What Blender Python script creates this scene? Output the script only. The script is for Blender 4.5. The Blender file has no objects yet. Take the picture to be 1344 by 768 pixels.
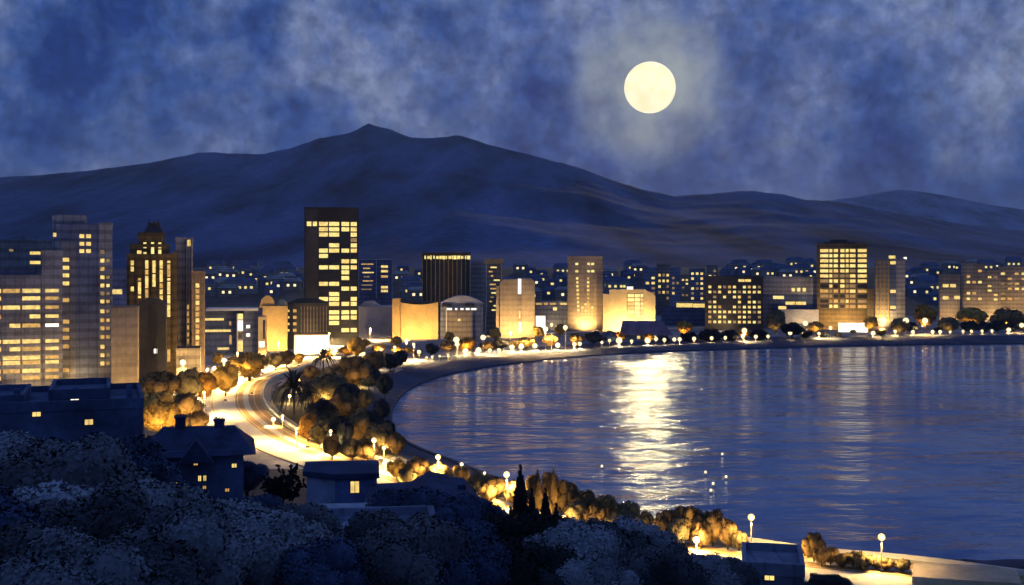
import bpy, bmesh, math, random
import numpy as np
from mathutils import Vector, Matrix, noise as mnoise

random.seed(11)
F, H, HY, CX = 1441.0, 50.0, 355.0, 672.0
C = bpy.context.scene.collection
sc = bpy.context.scene
GZ = 3.0                                   # level of the flat city ground

def GP(px, py, z=GZ):
    Y = F * (H - z) / (py - HY)
    return Vector(((px - CX) * Y / F, Y, z))
def X(px, Y): return (px - CX) * Y / F
def Z(py, Y): return H - (py - HY) * Y / F

# ------------------------------------------------------------------ materials
def newmat(name):
    m = bpy.data.materials.new(name); m.use_nodes = True
    nt = m.node_tree
    return m, nt, nt.nodes['Principled BSDF']

def mottled(name, col, var=0.35, scale=0.12, rough=0.85, tint=None, vmap=None, bump=0.0, detail=6.0, spec=0.3, floors=0):
    """a weathered surface: base colour drifting in blotches of its own"""
    m, nt, b = newmat(name)
    N, L = nt.nodes, nt.links
    geo = N.new('ShaderNodeNewGeometry')
    n1 = N.new('ShaderNodeTexNoise'); n1.inputs['Scale'].default_value = scale
    n1.inputs['Detail'].default_value = detail; n1.inputs['Roughness'].default_value = 0.62
    if vmap:
        mp = N.new('ShaderNodeMapping'); mp.inputs['Scale'].default_value = vmap; L.new(geo.outputs['Position'], mp.inputs['Vector']); L.new(mp.outputs['Vector'], n1.inputs['Vector'])
    else: L.new(geo.outputs['Position'], n1.inputs['Vector'])
    ramp = N.new('ShaderNodeValToRGB')
    lo = [max(0, c * (1 - var)) for c in col]
    t = tint or col
    hi = [min(0.95, c * (1 + var)) for c in t]
    ramp.color_ramp.elements[0].position = 0.32; ramp.color_ramp.elements[0].color = (*lo, 1)
    ramp.color_ramp.elements[1].position = 0.68; ramp.color_ramp.elements[1].color = (*hi, 1)
    L.new(n1.outputs['Fac'], ramp.inputs['Fac'])
    n2 = N.new('ShaderNodeTexNoise'); n2.inputs['Scale'].default_value = scale * 9
    n2.inputs['Detail'].default_value = 3
    L.new(geo.outputs['Position'], n2.inputs['Vector'])
    mr = N.new('ShaderNodeMapRange'); mr.inputs['From Min'].default_value = 0.3; mr.inputs['From Max'].default_value = 0.7
    mr.inputs['To Min'].default_value = 1 - var * 0.45; mr.inputs['To Max'].default_value = 1 + var * 0.35
    L.new(n2.outputs['Fac'], mr.inputs['Value'])
    mul = N.new('ShaderNodeVectorMath'); mul.operation = 'SCALE'
    L.new(ramp.outputs['Color'], mul.inputs[0]); L.new(mr.outputs['Result'], mul.inputs['Scale'])
    if floors:                                       # slab edges and panel joints, part of the cladding
        sep = N.new('ShaderNodeSeparateXYZ'); L.new(geo.outputs['Position'], sep.inputs[0])
        def stripe(sock, period, width, amt):
            d = N.new('ShaderNodeMath'); d.operation = 'DIVIDE'; d.inputs[1].default_value = period; L.new(sock, d.inputs[0])
            f = N.new('ShaderNodeMath'); f.operation = 'FRACT'; L.new(d.outputs[0], f.inputs[0])
            l = N.new('ShaderNodeMath'); l.operation = 'LESS_THAN'; l.inputs[1].default_value = width; L.new(f.outputs[0], l.inputs[0])
            m_ = N.new('ShaderNodeMath'); m_.operation = 'MULTIPLY_ADD'; m_.inputs[1].default_value = -amt; m_.inputs[2].default_value = 1.0; L.new(l.outputs[0], m_.inputs[0]); return m_
        a1 = stripe(sep.outputs['Z'], 3.6, .42, floors); a2 = stripe(sep.outputs['X'], 3.1, .14, floors*.8)
        mm_ = N.new('ShaderNodeMath'); mm_.operation = 'MULTIPLY'; L.new(a1.outputs[0], mm_.inputs[0]); L.new(a2.outputs[0], mm_.inputs[1])
        mul2 = N.new('ShaderNodeVectorMath'); mul2.operation = 'SCALE'; L.new(mul.outputs['Vector'], mul2.inputs[0]); L.new(mm_.outputs[0], mul2.inputs['Scale']); mul = mul2
    L.new(mul.outputs['Vector'], b.inputs['Base Color'])
    b.inputs['Roughness'].default_value = rough
    b.inputs['Specular IOR Level'].default_value = spec
    if bump:
        bp = N.new('ShaderNodeBump'); bp.inputs['Strength'].default_value = bump; bp.inputs['Distance'].default_value = 0.2
        L.new(n2.outputs['Fac'], bp.inputs['Height']); L.new(bp.outputs['Normal'], b.inputs['Normal'])
    return m

def glowing(name, col, strength, uneven=0.0, scale=0.8):
    m, nt, b = newmat(name)
    N, L = nt.nodes, nt.links
    b.inputs['Base Color'].default_value = (0.3, 0.25, 0.15, 1)
    b.inputs['Emission Color'].default_value = (*col, 1)
    b.inputs['Emission Strength'].default_value = strength
    if uneven:
        geo = N.new('ShaderNodeNewGeometry')
        n1 = N.new('ShaderNodeTexNoise'); n1.inputs['Scale'].default_value = scale; n1.inputs['Detail'].default_value = 2
        L.new(geo.outputs['Position'], n1.inputs['Vector'])
        mr = N.new('ShaderNodeMapRange'); mr.inputs['From Min'].default_value = 0.35; mr.inputs['From Max'].default_value = 0.65
        mr.inputs['To Min'].default_value = strength * (1 - uneven); mr.inputs['To Max'].default_value = strength * (1 + uneven * 0.5)
        L.new(n1.outputs['Fac'], mr.inputs['Value']); L.new(mr.outputs['Result'], b.inputs['Emission Strength'])
    return m

M = {}
M['grey']    = mottled('grey_render', (0.40, 0.40, 0.40), 0.35, 0.07, floors=0.3)
M['bluegrey']= mottled('blue_grey_cladding', (0.25, 0.29, 0.40), 0.35, 0.07, floors=0.3)
M['palegrey']= mottled('pale_grey_render', (0.48, 0.50, 0.55), 0.25, 0.07)
M['slate']   = mottled('slate_blue_render', (0.12, 0.16, 0.28), 0.4, 0.08, floors=0.3)
M['taupe']   = mottled('taupe_concrete', (0.36, 0.31, 0.24), 0.3, 0.07, floors=0.3)
M['tan']     = mottled('tan_stone', (0.44, 0.36, 0.24), 0.28, 0.07, floors=0.14)
M['ochre']   = mottled('gold_lit_render', (0.60, 0.42, 0.17), 0.22, 0.09)  # gold lamplight on facades is put into this base colour
M['cream']   = mottled('cream_lit_render', (0.66, 0.54, 0.30), 0.2, 0.09)  # paler lamplit gold, likewise carried by the base colour
M['umber']   = mottled('umber_stone', (0.17, 0.125, 0.055), 0.45, 0.09, floors=0.3)
M['black']   = mottled('black_cladding', (0.022, 0.022, 0.024), 0.5, 0.06, 0.6)
M['char']    = mottled('charcoal_cladding', (0.055, 0.055, 0.058), 0.4, 0.07, 0.7)
M['navy']    = mottled('navy_render', (0.08, 0.12, 0.22), 0.45, 0.12)
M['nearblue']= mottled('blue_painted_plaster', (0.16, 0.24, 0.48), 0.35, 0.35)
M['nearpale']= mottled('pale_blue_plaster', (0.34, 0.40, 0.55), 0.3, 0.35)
M['rooftile']= mottled('dark_roof_tiles', (0.035, 0.05, 0.11), 0.5, 0.4)
M['rooffelt']= mottled('grey_roof_felt', (0.28, 0.32, 0.38), 0.5, 0.16)
M['white']   = mottled('white_paint', (0.75, 0.74, 0.70), 0.12, 0.3)
M['brownbrick'] = mottled('brown_ribbed_stone', (0.36, 0.25, 0.16), 0.25, 0.1)
M['goldtrim']= mottled('gold_painted_fins', (0.62, 0.46, 0.16), 0.2, 0.5, 0.5)
M['steel']   = mottled('pale_lamp_post_paint', (0.55, 0.48, 0.32), 0.15, 1.0, 0.5)
M['darksteel'] = mottled('dark_metal', (0.06, 0.06, 0.06), 0.2, 1.0, 0.5)
M['bark']    = mottled('bark', (0.06, 0.045, 0.03), 0.4, 1.5)
M['whitetrail']= mottled('white_trail_road', (0.68, 0.64, 0.50), 0.10, 0.12, 0.8)  # pale lane colour stands in for white traffic light trails
M['orangetrail'] = mottled('orange_trail_road', (0.44, 0.28, 0.10), 0.25, 0.12, 0.85)  # orange light trails put into the road's base colour
M['kerb']    = mottled('kerb_stone', (0.5, 0.42, 0.26), 0.2, 0.5)
M['line']    = mottled('road_paint', (0.8, 0.76, 0.6), 0.08, 0.5)
M['prom']    = mottled('promenade_paving', (0.045, 0.06, 0.11), 0.45, 0.05)
M['seawall'] = mottled('sea_wall_stone', (0.07, 0.075, 0.10), 0.4, 0.3)
M['quay']    = mottled('sandy_quay_stone', (0.52, 0.45, 0.30), 0.25, 0.2)
M['red']     = mottled('faded_red_hull', (0.45, 0.12, 0.05), 0.2, 1)
M['glass']   = mottled('dark_window_glass', (0.03, 0.035, 0.05), 0.3, 0.5, 0.15, spec=0.6)
M['litA'] = glowing('warm_lit_window', (1.0, 0.70, 0.20), 1.0, 0.35)
M['litB'] = glowing('pale_lit_window', (1.0, 0.80, 0.25), 1.05, 0.3)
M['litC'] = glowing('amber_lit_window', (1.0, 0.56, 0.13), 0.62, 0.4)
M['litD'] = glowing('dim_lit_window', (0.9, 0.55, 0.2), 0.28, 0.5)
M['litW'] = glowing('white_lit_window', (1.0, 0.93, 0.75), 1.5, 0.1)
M['screen'] = glowing('bright_panel', (1.0, 0.93, 0.72), 2.2, 0.12, 0.15)
M['globe'] = glowing('lamp_globe', (1.0, 0.62, 0.20), 2.0)
M['globeW'] = glowing('white_lamp_globe', (1.0, 0.84, 0.50), 1.7)
M['globeF'] = glowing('far_lamp_globe', (1.0, 0.82, 0.46), 1.4)

def leafmat(name, col, tint, var=0.5, scale=0.35):
    m = mottled(name, col, var, scale, 0.75, tint=tint, spec=0.15)
    b = m.node_tree.nodes['Principled BSDF']
    b.inputs['Subsurface Weight'].default_value = 0.0
    return m
LEAF = {
 'gold':  leafmat('lamplit_gold_foliage', (0.46, 0.29, 0.06), (0.58, 0.37, 0.08)),  # golden lamplight painted into the leaf colour
 'orange':leafmat('lamplit_orange_foliage', (0.42, 0.22, 0.04), (0.52, 0.27, 0.04)),  # orange lamplight painted into the leaf colour
 'brown': leafmat('brown_foliage', (0.19, 0.125, 0.045), (0.25, 0.165, 0.06)),
 'olive': leafmat('olive_foliage', (0.16, 0.135, 0.06), (0.22, 0.18, 0.08)),
 'dark':  leafmat('dark_foliage', (0.022, 0.028, 0.03), (0.035, 0.045, 0.05)),
 'slate': leafmat('blue_grey_foliage', (0.08, 0.10, 0.12), (0.32, 0.35, 0.39), 0.35, 0.14),
 'dusk':  leafmat('charcoal_foliage', (0.045, 0.052, 0.062), (0.14, 0.155, 0.175), 0.35, 0.14),
 'navy':  leafmat('blue_black_foliage', (0.03, 0.05, 0.10), (0.06, 0.09, 0.16), 0.5, 0.25),
 'black': leafmat('black_foliage', (0.012, 0.013, 0.013), (0.02, 0.02, 0.02)),
}

# ------------------------------------------------------------------ mesh builder
class MB:
    def __init__(s): s.v = []; s.f = []; s.mi = []
    def add(s, vs, fs, mi=0):
        o = len(s.v); s.v += [tuple(v) for v in vs]
        for f in fs: s.f.append(tuple(o + i for i in f)); s.mi.append(mi)
        return s
    def box(s, x0, x1, y0, y1, z0, z1, mi=0):
        v = [(x0,y0,z0),(x1,y0,z0),(x1,y1,z0),(x0,y1,z0),(x0,y0,z1),(x1,y0,z1),(x1,y1,z1),(x0,y1,z1)]
        return s.add(v, [(0,3,2,1),(4,5,6,7),(0,1,5,4),(1,2,6,5),(2,3,7,6),(3,0,4,7)], mi)
    def prism(s, poly, z0, z1, mi=0, top=None):
        n = len(poly); t = top or poly
        v = [(x,y,z0) for x,y in poly] + [(x,y,z1) for x,y in t]
        f = [tuple(range(n-1,-1,-1)), tuple(range(n,2*n))] + [(i,(i+1)%n,n+(i+1)%n,n+i) for i in range(n)]
        return s.add(v, f, mi)
    def yprism(s, poly, y0, y1, mi=0):          # poly in x,z (counter-clockwise seen from -y)
        n = len(poly)
        v = [(x,y0,z) for x,z in poly] + [(x,y1,z) for x,z in poly]
        f = [tuple(range(n)), tuple(range(2*n-1,n-1,-1))] + [(i,n+i,n+(i+1)%n,(i+1)%n) for i in range(n)]
        return s.add(v, f, mi)
    def tube(s, pts, radii, n=8, mi=0, cap=True):
        rings = []
        for i,p in enumerate(pts):
            p = Vector(p)
            d = (Vector(pts[min(i+1,len(pts)-1)]) - Vector(pts[max(i-1,0)])).normalized()
            a = d.cross(Vector((0.31,0.95,0.05))).normalized(); b = d.cross(a)
            rings.append([p + (a*math.cos(2*math.pi*k/n) + b*math.sin(2*math.pi*k/n))*radii[i] for k in range(n)])
        vs = [q for r in rings for q in r]; fs = []
        for i in range(len(pts)-1):
            for k in range(n):
                fs.append((i*n+k, i*n+(k+1)%n, (i+1)*n+(k+1)%n, (i+1)*n+k))
        if cap: fs += [tuple(range(n-1,-1,-1)), tuple((len(pts)-1)*n+k for k in range(n))]
        return s.add(vs, fs, mi)
    def sphere(s, c, r, seg=12, rings=8, mi=0, sz=1.0):
        vs = []; fs = []
        for i in range(rings+1):
            th = math.pi*i/rings
            for k in range(seg):
                ph = 2*math.pi*k/seg
                vs.append((c[0]+r*math.sin(th)*math.cos(ph), c[1]+r*math.sin(th)*math.sin(ph), c[2]+r*sz*math.cos(th)))
        for i in range(rings):
            for k in range(seg):
                fs.append((i*seg+k, (i+1)*seg+k, (i+1)*seg+(k+1)%seg, i*seg+(k+1)%seg))
        return s.add(vs, fs, mi)
    def mesh(s, name, mats):
        me = bpy.data.meshes.new(name); me.from_pydata(s.v, [], s.f)
        for m in (mats if isinstance(mats,(list,tuple)) else [mats]): me.materials.append(m)
        if any(s.mi): me.polygons.foreach_set('material_index', s.mi)
        me.update(); return me
    def build(s, name, mats, parent=None, loc=None, smooth=False):
        me = s.mesh(name, mats)
        if smooth: me.polygons.foreach_set('use_smooth', [True]*len(me.polygons))
        return link(name, me, parent, loc)

def link(name, data, parent=None, loc=None):
    o = bpy.data.objects.new(name, data); C.objects.link(o)
    if parent: o.parent = parent
    if loc is not None: o.location = loc
    return o
def tag(o, label=None, cat=None, group=None, kind=None):
    if label: o['label'] = label
    if cat: o['category'] = cat
    if group: o['group'] = group
    if kind: o['kind'] = kind
    return o
def thing(name, label, cat, loc, group=None):
    return tag(link(name, None, None, loc), label, cat, group)
def structure(name, mb, mats, smooth=False):
    return tag(mb.build(name, mats, smooth=smooth), kind='structure')

# ------------------------------------------------------------------ ground, bay and hills
shore_px = [(1344,452),(1230,453),(1100,455),(1000,458),(900,461),(820,465),(760,469),(700,475),(650,481),(610,488),(570,498),
            (540,511),(522,528),(515,548),(524,572),(552,590),(600,608),(660,632),(740,657),(820,681),(890,697),(960,709),(1050,721),(1150,731),(1250,739),(1344,746)]
def smooth_line(pts, n=6):
    out = []
    P = [pts[0]] + list(pts) + [pts[-1]]
    for i in range(1, len(P)-2):
        p0,p1,p2,p3 = [Vector(P[j]) for j in (i-1,i,i+1,i+2)]
        for k in range(n):
            t = k/n
            out.append(0.5*((2*p1)+(-p0+p2)*t+(2*p0-5*p1+4*p2-p3)*t*t+(-p0+3*p1-3*p2+p3)*t**3))
    out.append(Vector(pts[-1])); return out
shore = [GP(px,py,0.0).xy for px,py in shore_px]
shore = [Vector((1600.,980.)), Vector((900.,800.)), Vector((560.,757.))] + shore + [Vector((160.,150.)), Vector((300.,60.)), Vector((700.,-150.))]
shoreline = smooth_line(shore, 6)
bay = [(p.x,p.y) for p in shoreline] + [(2200.,-150.),(2200.,980.)]
BAY = np.array(bay)
def bay_sdf(x, y):                          # + on land, - in the water (numpy)
    d2 = np.full(x.shape, 1e18); inside = np.zeros(x.shape, bool)
    n = len(BAY)
    for i in range(n):
        ax, ay = BAY[i]; bx, by = BAY[(i+1)%n]
        ex, ey = bx-ax, by-ay
        t = np.clip(((x-ax)*ex+(y-ay)*ey)/(ex*ex+ey*ey), 0, 1)
        d2 = np.minimum(d2, (x-ax-t*ex)**2+(y-ay-t*ey)**2)
        c = (ay > y) != (by > y)
        with np.errstate(divide='ignore', invalid='ignore'):
            xi = (bx-ax)*(y-ay)/(by-ay)+ax
        inside ^= c & (x < xi)
    return np.where(inside, -1, 1)*np.sqrt(d2)
# near hillside: rises towards the camera from a line just landward of the road
HILL = [(-420.,300.),(-160.,262.),(-92.,243.),(-60.,228.),(-30.,214.),(6.,190.),(33.,170.),(66.,150.),(120.,122.),(260.,40.),(420.,-120.)]
def hill_d(x, y):
    d = np.full(x.shape, 1e9); sgn = np.zeros(x.shape)
    for i in range(len(HILL)-1):
        ax, ay = HILL[i]; bx, by = HILL[i+1]
        ex, ey = bx-ax, by-ay
        t = np.clip(((x-ax)*ex+(y-ay)*ey)/(ex*ex+ey*ey), 0, 1)
        dd = np.sqrt((x-ax-t*ex)**2+(y-ay-t*ey)**2)
        s = np.sign(-(ex*(y-ay)-ey*(x-ax)))
        m = dd < d; d = np.where(m, dd, d); sgn = np.where(m, s, sgn)
    return d*sgn
def ss(a, b, x):
    t = np.clip((x-a)/(b-a), 0, 1); return t*t*(3-2*t)
RIDGE = [(-900,262),(-300,250),(0,232),(60,229),(130,222),(200,213),(262,200),(283,199),(300,201),(345,202),(385,193),(420,181),(455,175),(472,168),(485,161),(497,166),
         (510,168),(522,173),(535,179),(560,181),(585,180),(600,176),(615,180),(645,190),(690,201),(730,212),(760,219),(800,235),(845,249),(885,257),(930,254),
         (965,251),(985,250),(1020,254),(1060,262),(1110,266),(1180,280),(1260,293),(1344,303),(1500,318),(1800,330),(2300,335)]
RANGE2 = [(900,300),(1000,280),(1060,264),(1090,262),(1130,257),(1160,251),(1178,248),(1200,249),(1240,256),(1290,266),(1344,275),(1500,290),(1800,310),(2300,330)]
def ridge_z(px, Y, tab): return 50 + (HY - np.interp(px, [a for a,b in tab], [b for a,b in tab]))*Y/F
def ground_h(x, y):
    x = np.asarray(x, float); y = np.asarray(y, float)
    s = bay_sdf(x, y)
    w = 15 + 48*ss(420, 780, y)
    base = -4 + 7*ss(-10, 1, s/w*1.0 if False else s/(w*0.9))
    # inland of the slope the ground is level
    base = np.where(s > w*0.9, GZ, np.minimum(GZ, -0.6 + (GZ+0.5)*np.clip(s/(w*0.9), -2, 1)))
    base = np.maximum(base, -4)
    hd = hill_d(x, y)
    h = base + np.where(hd > 0, 0.2*np.sqrt(hd*hd+36)-1.2, 0)
    h = h + 52*ss(1180, 2000, y)
    return h
def gh(x, y): return float(ground_h(np.array([x]), np.array([y]))[0])

def grid_mesh(xs, ys, hf):
    xx, yy = np.meshgrid(xs, ys); zz = hf(xx, yy)
    v = np.stack([xx, yy, zz], -1).reshape(-1, 3)
    nx, ny = len(xs), len(ys)
    mb = MB(); mb.v = [tuple(map(float,p)) for p in v]
    mb.f = [(j*nx+i, j*nx+i+1, (j+1)*nx+i+1, (j+1)*nx+i) for j in range(ny-1) for i in range(nx-1)]
    mb.mi = [0]*len(mb.f); return mb
xs = np.unique(np.concatenate([np.linspace(-3500,-420,24), np.arange(-420,520,6.0), np.linspace(520,3500,24)]))
ys = np.unique(np.concatenate([np.linspace(-400,0,12), np.arange(0,900,6.0), np.linspace(900,2300,50)]))
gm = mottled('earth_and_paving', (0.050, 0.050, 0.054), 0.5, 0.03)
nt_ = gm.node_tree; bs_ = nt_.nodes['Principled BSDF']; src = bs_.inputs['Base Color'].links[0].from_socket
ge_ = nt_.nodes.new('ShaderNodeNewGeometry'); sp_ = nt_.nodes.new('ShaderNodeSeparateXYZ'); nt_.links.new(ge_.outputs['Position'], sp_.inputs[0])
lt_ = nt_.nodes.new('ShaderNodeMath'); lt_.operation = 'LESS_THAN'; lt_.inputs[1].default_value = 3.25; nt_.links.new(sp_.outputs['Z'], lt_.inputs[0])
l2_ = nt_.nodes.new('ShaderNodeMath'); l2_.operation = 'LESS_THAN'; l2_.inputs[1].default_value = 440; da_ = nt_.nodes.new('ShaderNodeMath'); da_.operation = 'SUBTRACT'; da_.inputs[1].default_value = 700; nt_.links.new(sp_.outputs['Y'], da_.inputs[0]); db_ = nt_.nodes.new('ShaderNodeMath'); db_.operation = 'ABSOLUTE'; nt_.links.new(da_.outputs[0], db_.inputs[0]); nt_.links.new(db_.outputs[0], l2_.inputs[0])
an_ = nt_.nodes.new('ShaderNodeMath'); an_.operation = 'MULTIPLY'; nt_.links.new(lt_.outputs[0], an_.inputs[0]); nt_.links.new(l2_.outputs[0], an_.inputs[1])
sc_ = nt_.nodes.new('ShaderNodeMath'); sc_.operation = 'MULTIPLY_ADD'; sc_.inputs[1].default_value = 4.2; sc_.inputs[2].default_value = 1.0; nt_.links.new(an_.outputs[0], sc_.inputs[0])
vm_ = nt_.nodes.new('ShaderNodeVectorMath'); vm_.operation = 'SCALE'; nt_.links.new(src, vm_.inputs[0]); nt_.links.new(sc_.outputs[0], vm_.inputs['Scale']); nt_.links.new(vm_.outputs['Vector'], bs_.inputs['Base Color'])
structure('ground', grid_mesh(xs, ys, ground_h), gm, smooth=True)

# mountains: polar terrain from 2000 m out to the ridge and down its far side
pxs = np.arange(-900, 2300, 8.0)
def mountain(tab, y0, y1, rows, z0, pw, seed, amp):
    mb = MB(); T = np.linspace(0, 1.25, rows)
    for j, t in enumerate(T):
        Y = y0 + (y1-y0)*t
        rz = ridge_z(pxs, y1, tab)
        for i, px in enumerate(pxs):
            x = (px-CX)*Y/F
            if t <= 1: zz = z0 + (rz[i]-z0)*(t**pw)
            else: zz = rz[i] - (t-1)*(rz[i]+50)*2.0
            k = min(1.0, 4*t*max(0.0, 1-t)) if t <= 1 else 0
            q = Vector((x/700+seed, Y/700, seed*0.37))
            zz += k*amp*(mnoise.fractal(q, 1.0, 2.1, 5) - 0.25*abs(mnoise.noise(q*2.3))) * max(0.2, (rz[i]-z0)/700)
            if t >= 0.93: zz += 5*mnoise.noise(Vector((px*0.09, seed, 1.7)))
            mb.v.append((x, Y, zz))
    nx = len(pxs)
    mb.f = [(j*nx+i, j*nx+i+1, (j+1)*nx+i+1, (j+1)*nx+i) for j in range(rows-1) for i in range(nx-1)]
    mb.mi = [0]*len(mb.f); return mb
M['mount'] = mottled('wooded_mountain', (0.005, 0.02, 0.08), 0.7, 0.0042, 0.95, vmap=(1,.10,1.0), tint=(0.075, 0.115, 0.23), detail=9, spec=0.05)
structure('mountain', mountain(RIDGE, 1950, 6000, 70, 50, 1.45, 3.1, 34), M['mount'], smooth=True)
M['mount2'] = mottled('haze_pale_wooded_range', (0.04, 0.08, 0.2), 0.6, 0.003, 0.95, vmap=(1,.12,2.2), tint=(0.24, 0.30, 0.46), detail=9, spec=0.05)  # paler blue base colour stands in for haze over the far range
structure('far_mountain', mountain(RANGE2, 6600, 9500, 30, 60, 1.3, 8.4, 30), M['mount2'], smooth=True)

# water of the bay
def water_material():
    m, nt, b = newmat('bay_water'); N, L = nt.nodes, nt.links
    geo = N.new('ShaderNodeNewGeometry')
    mp = N.new('ShaderNodeMapping'); mp.inputs['Scale'].default_value = (0.55, 1.0, 1.0)
    L.new(geo.outputs['Position'], mp.inputs['Vector'])
    n1 = N.new('ShaderNodeTexNoise'); n1.inputs['Scale'].default_value = 0.22; n1.inputs['Detail'].default_value = 5
    n2 = N.new('ShaderNodeTexNoise'); n2.inputs['Scale'].default_value = 0.035; n2.inputs['Detail'].default_value = 3
    L.new(mp.outputs['Vector'], n1.inputs['Vector']); L.new(mp.outputs['Vector'], n2.inputs['Vector'])
    a = N.new('ShaderNodeMath'); a.operation = 'MULTIPLY_ADD'; a.inputs[1].default_value = 5.0
    L.new(n2.outputs['Fac'], a.inputs[0]); L.new(n1.outputs['Fac'], a.inputs[2])
    bp = N.new('ShaderNodeBump'); bp.inputs['Strength'].default_value = 1.0; bp.inputs['Distance'].default_value = WAVE
    L.new(a.outputs[0], bp.inputs['Height']); L.new(bp.outputs['Normal'], b.inputs['Normal'])
    n3 = N.new('ShaderNodeTexNoise'); n3.inputs['Scale'].default_value = 0.016; n3.inputs['Detail'].default_value = 7
    n3.inputs['Roughness'].default_value = 0.6
    mp2 = N.new('ShaderNodeMapping'); mp2.inputs['Scale'].default_value = (1.0, 0.55, 1.0)
    L.new(geo.outputs['Position'], mp2.inputs['Vector']); L.new(mp2.outputs['Vector'], n3.inputs['Vector'])
    rp = N.new('ShaderNodeValToRGB')
    rp.color_ramp.elements[0].position = 0.36; rp.color_ramp.elements[0].color = (0.05, 0.13, 0.33, 1)
    rp.color_ramp.elements[1].position = 0.66; rp.color_ramp.elements[1].color = (0.36, 0.47, 0.62, 1)
    L.new(n3.outputs['Fac'], rp.inputs['Fac']); L.new(rp.outputs['Color'], b.inputs['Base Color'])
    b.inputs['Roughness'].default_value = 0.12
    b.inputs['IOR'].default_value = 1.33
    b.inputs['Specular IOR Level'].default_value = 0.9
    return m
WAVE = 0.6
wm = MB(); wm.add([(-120,100,0),(2400,-160,0),(2400,1000,0),(-120,1000,0)], [(0,1,2,3)])
structure('water', wm, water_material())

# promenade slope and sea wall along the shore
def offset_line(line, d):
    out = []
    for i, p in enumerate(line):
        a, b = line[max(i-1,0)], line[min(i+1,len(line)-1)]
        t = (b-a).normalized(); n = Vector((t.y, -t.x))      # landward
        dd = d(p) if callable(d) else d
        out.append(p + n*dd)
    return out
# orientation: the line runs from far right, round, to near right; land lies to its right
def wid(p): return float(15 + 48*ss(420, 780, np.array(p.y)))
pl = shoreline
ribs = [(0.0, -1.0), (0.0, 0.35), (0.6, 0.4)]
mb = MB()
cols = [(-0.0,-1.5),(0.25,0.55),(0.95,0.62)]
L0 = offset_line(pl, 0.0); L1 = offset_line(pl, 0.3); L2 = offset_line(pl, 1.3); 
for i in range(len(pl)):
    mb.v += [(L0[i].x,L0[i].y,-1.5),(L1[i].x,L1[i].y,0.75),(L2[i].x,L2[i].y,0.75),(L2[i].x,L2[i].y,-1.0)]
for i in range(len(pl)-1):
    for k in range(3): mb.f.append((i*4+k,i*4+k+1,(i+1)*4+k+1,(i+1)*4+k)); mb.mi.append(0)
tag(mb.build('sea_wall', M['seawall']), 'low dark stone sea wall running round the whole edge of the bay', 'sea wall')
mb = MB()
LA = offset_line(pl, 1.25); LM = offset_line(pl, lambda p: wid(p)*0.5); LB = offset_line(pl, lambda p: wid(p)+1)
for i in range(len(pl)):
    mb.v += [(LA[i].x,LA[i].y,0.4),(LM[i].x,LM[i].y,1.85),(LB[i].x,LB[i].y,GZ+0.06)]
for i in range(len(pl)-1):
    for k in range(2): mb.f.append((i*3+k,i*3+k+1,(i+1)*3+k+1,(i+1)*3+k)); mb.mi.append(0)
structure('promenade', mb, M['prom'])

# ------------------------------------------------------------------ road
road_px = [(1500,792),(1344,778),(1200,758),(1057,744),(930,724),(840,706),(735,684),(620,658),(530,636),(455,612),(385,588),(338,562),(311,532),(318,505),(350,490),(400,474),(450,461),(505,452),(560,447),(640,441.5),(740,436),(850,432),(1000,428),(1200,425),(1500,420)]
rl = smooth_line([GP(px,py).xy for px,py in road_px], 8)
def ribbon(name, o0, o1, z, mat, kind='structure', zf=None, rng=None):
    mb = MB(); A = offset_line(rl, o0); B = offset_line(rl, o1)
    rr = range(len(rl)) if rng is None else rng
    for i in rr: mb.v += [(A[i].x,A[i].y,z),(B[i].x,B[i].y,z)]
    for i in range(len(rr)-1): mb.f.append((i*2,i*2+1,i*2+3,i*2+2)); mb.mi.append(0)
    return mb
# landward is +offset for this direction?  line runs near-right -> left -> far-right: right-hand side faces inland/north on the near leg
def sweep_box(o0, o1, z0, z1, step=1, dash=None):
    mb = MB(); A = offset_line(rl, o0); B = offset_line(rl, o1)
    def seg(i,j):
        n=len(mb.v)
        mb.v.extend([(A[i].x,A[i].y,z0),(B[i].x,B[i].y,z0),(B[i].x,B[i].y,z1),(A[i].x,A[i].y,z1),(A[j].x,A[j].y,z0),(B[j].x,B[j].y,z0),(B[j].x,B[j].y,z1),(A[j].x,A[j].y,z1)])
        for f in ((3,2,6,7),(0,4,5,1),(0,3,7,4),(1,5,6,2)): mb.f.append(tuple(n+k for k in f)); mb.mi.append(0)
    for i in range(len(rl)-1):
        if dash and (i % dash) >= dash//2: continue
        seg(i,i+1)
    return mb
structure('road', ribbon('road', -8.5, 8.5, GZ+0.10, None), M['orangetrail'])
structure('white_trail_lane', ribbon('c', -8.2, -0.4, GZ+0.104, None), M['whitetrail'])
structure('white_trail_strip', ribbon('b', 2.3, 4.3, GZ+0.104, None), M['whitetrail'])  # second white light trail, painted as a lane
structure('road_marking', sweep_box(0.3, 0.5, GZ+0.104, GZ+0.108), M['line'])
structure('road_marking', sweep_box(6.2, 6.4, GZ+0.104, GZ+0.108), M['line'])
structure('road_marking', sweep_box(-4.7, -4.55, GZ+0.108, GZ+0.112, dash=4), M['orangetrail'])
structure('kerb', sweep_box(8.5, 9.0, GZ-0.2, GZ+0.24), M['kerb'])
structure('kerb', sweep_box(-9.0, -8.5, GZ-0.2, GZ+0.24), M['kerb'])
structure('pavement', sweep_box(9.0, 12.5, GZ-0.2, GZ+0.2), M['kerb'])
mbp = sweep_box(9.6, 9.85, GZ+0.2, GZ+1.0)
tag(mbp.build('parapet', M['white']), 'pale low parapet wall following the sea side of the coast road', 'parapet')

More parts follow.
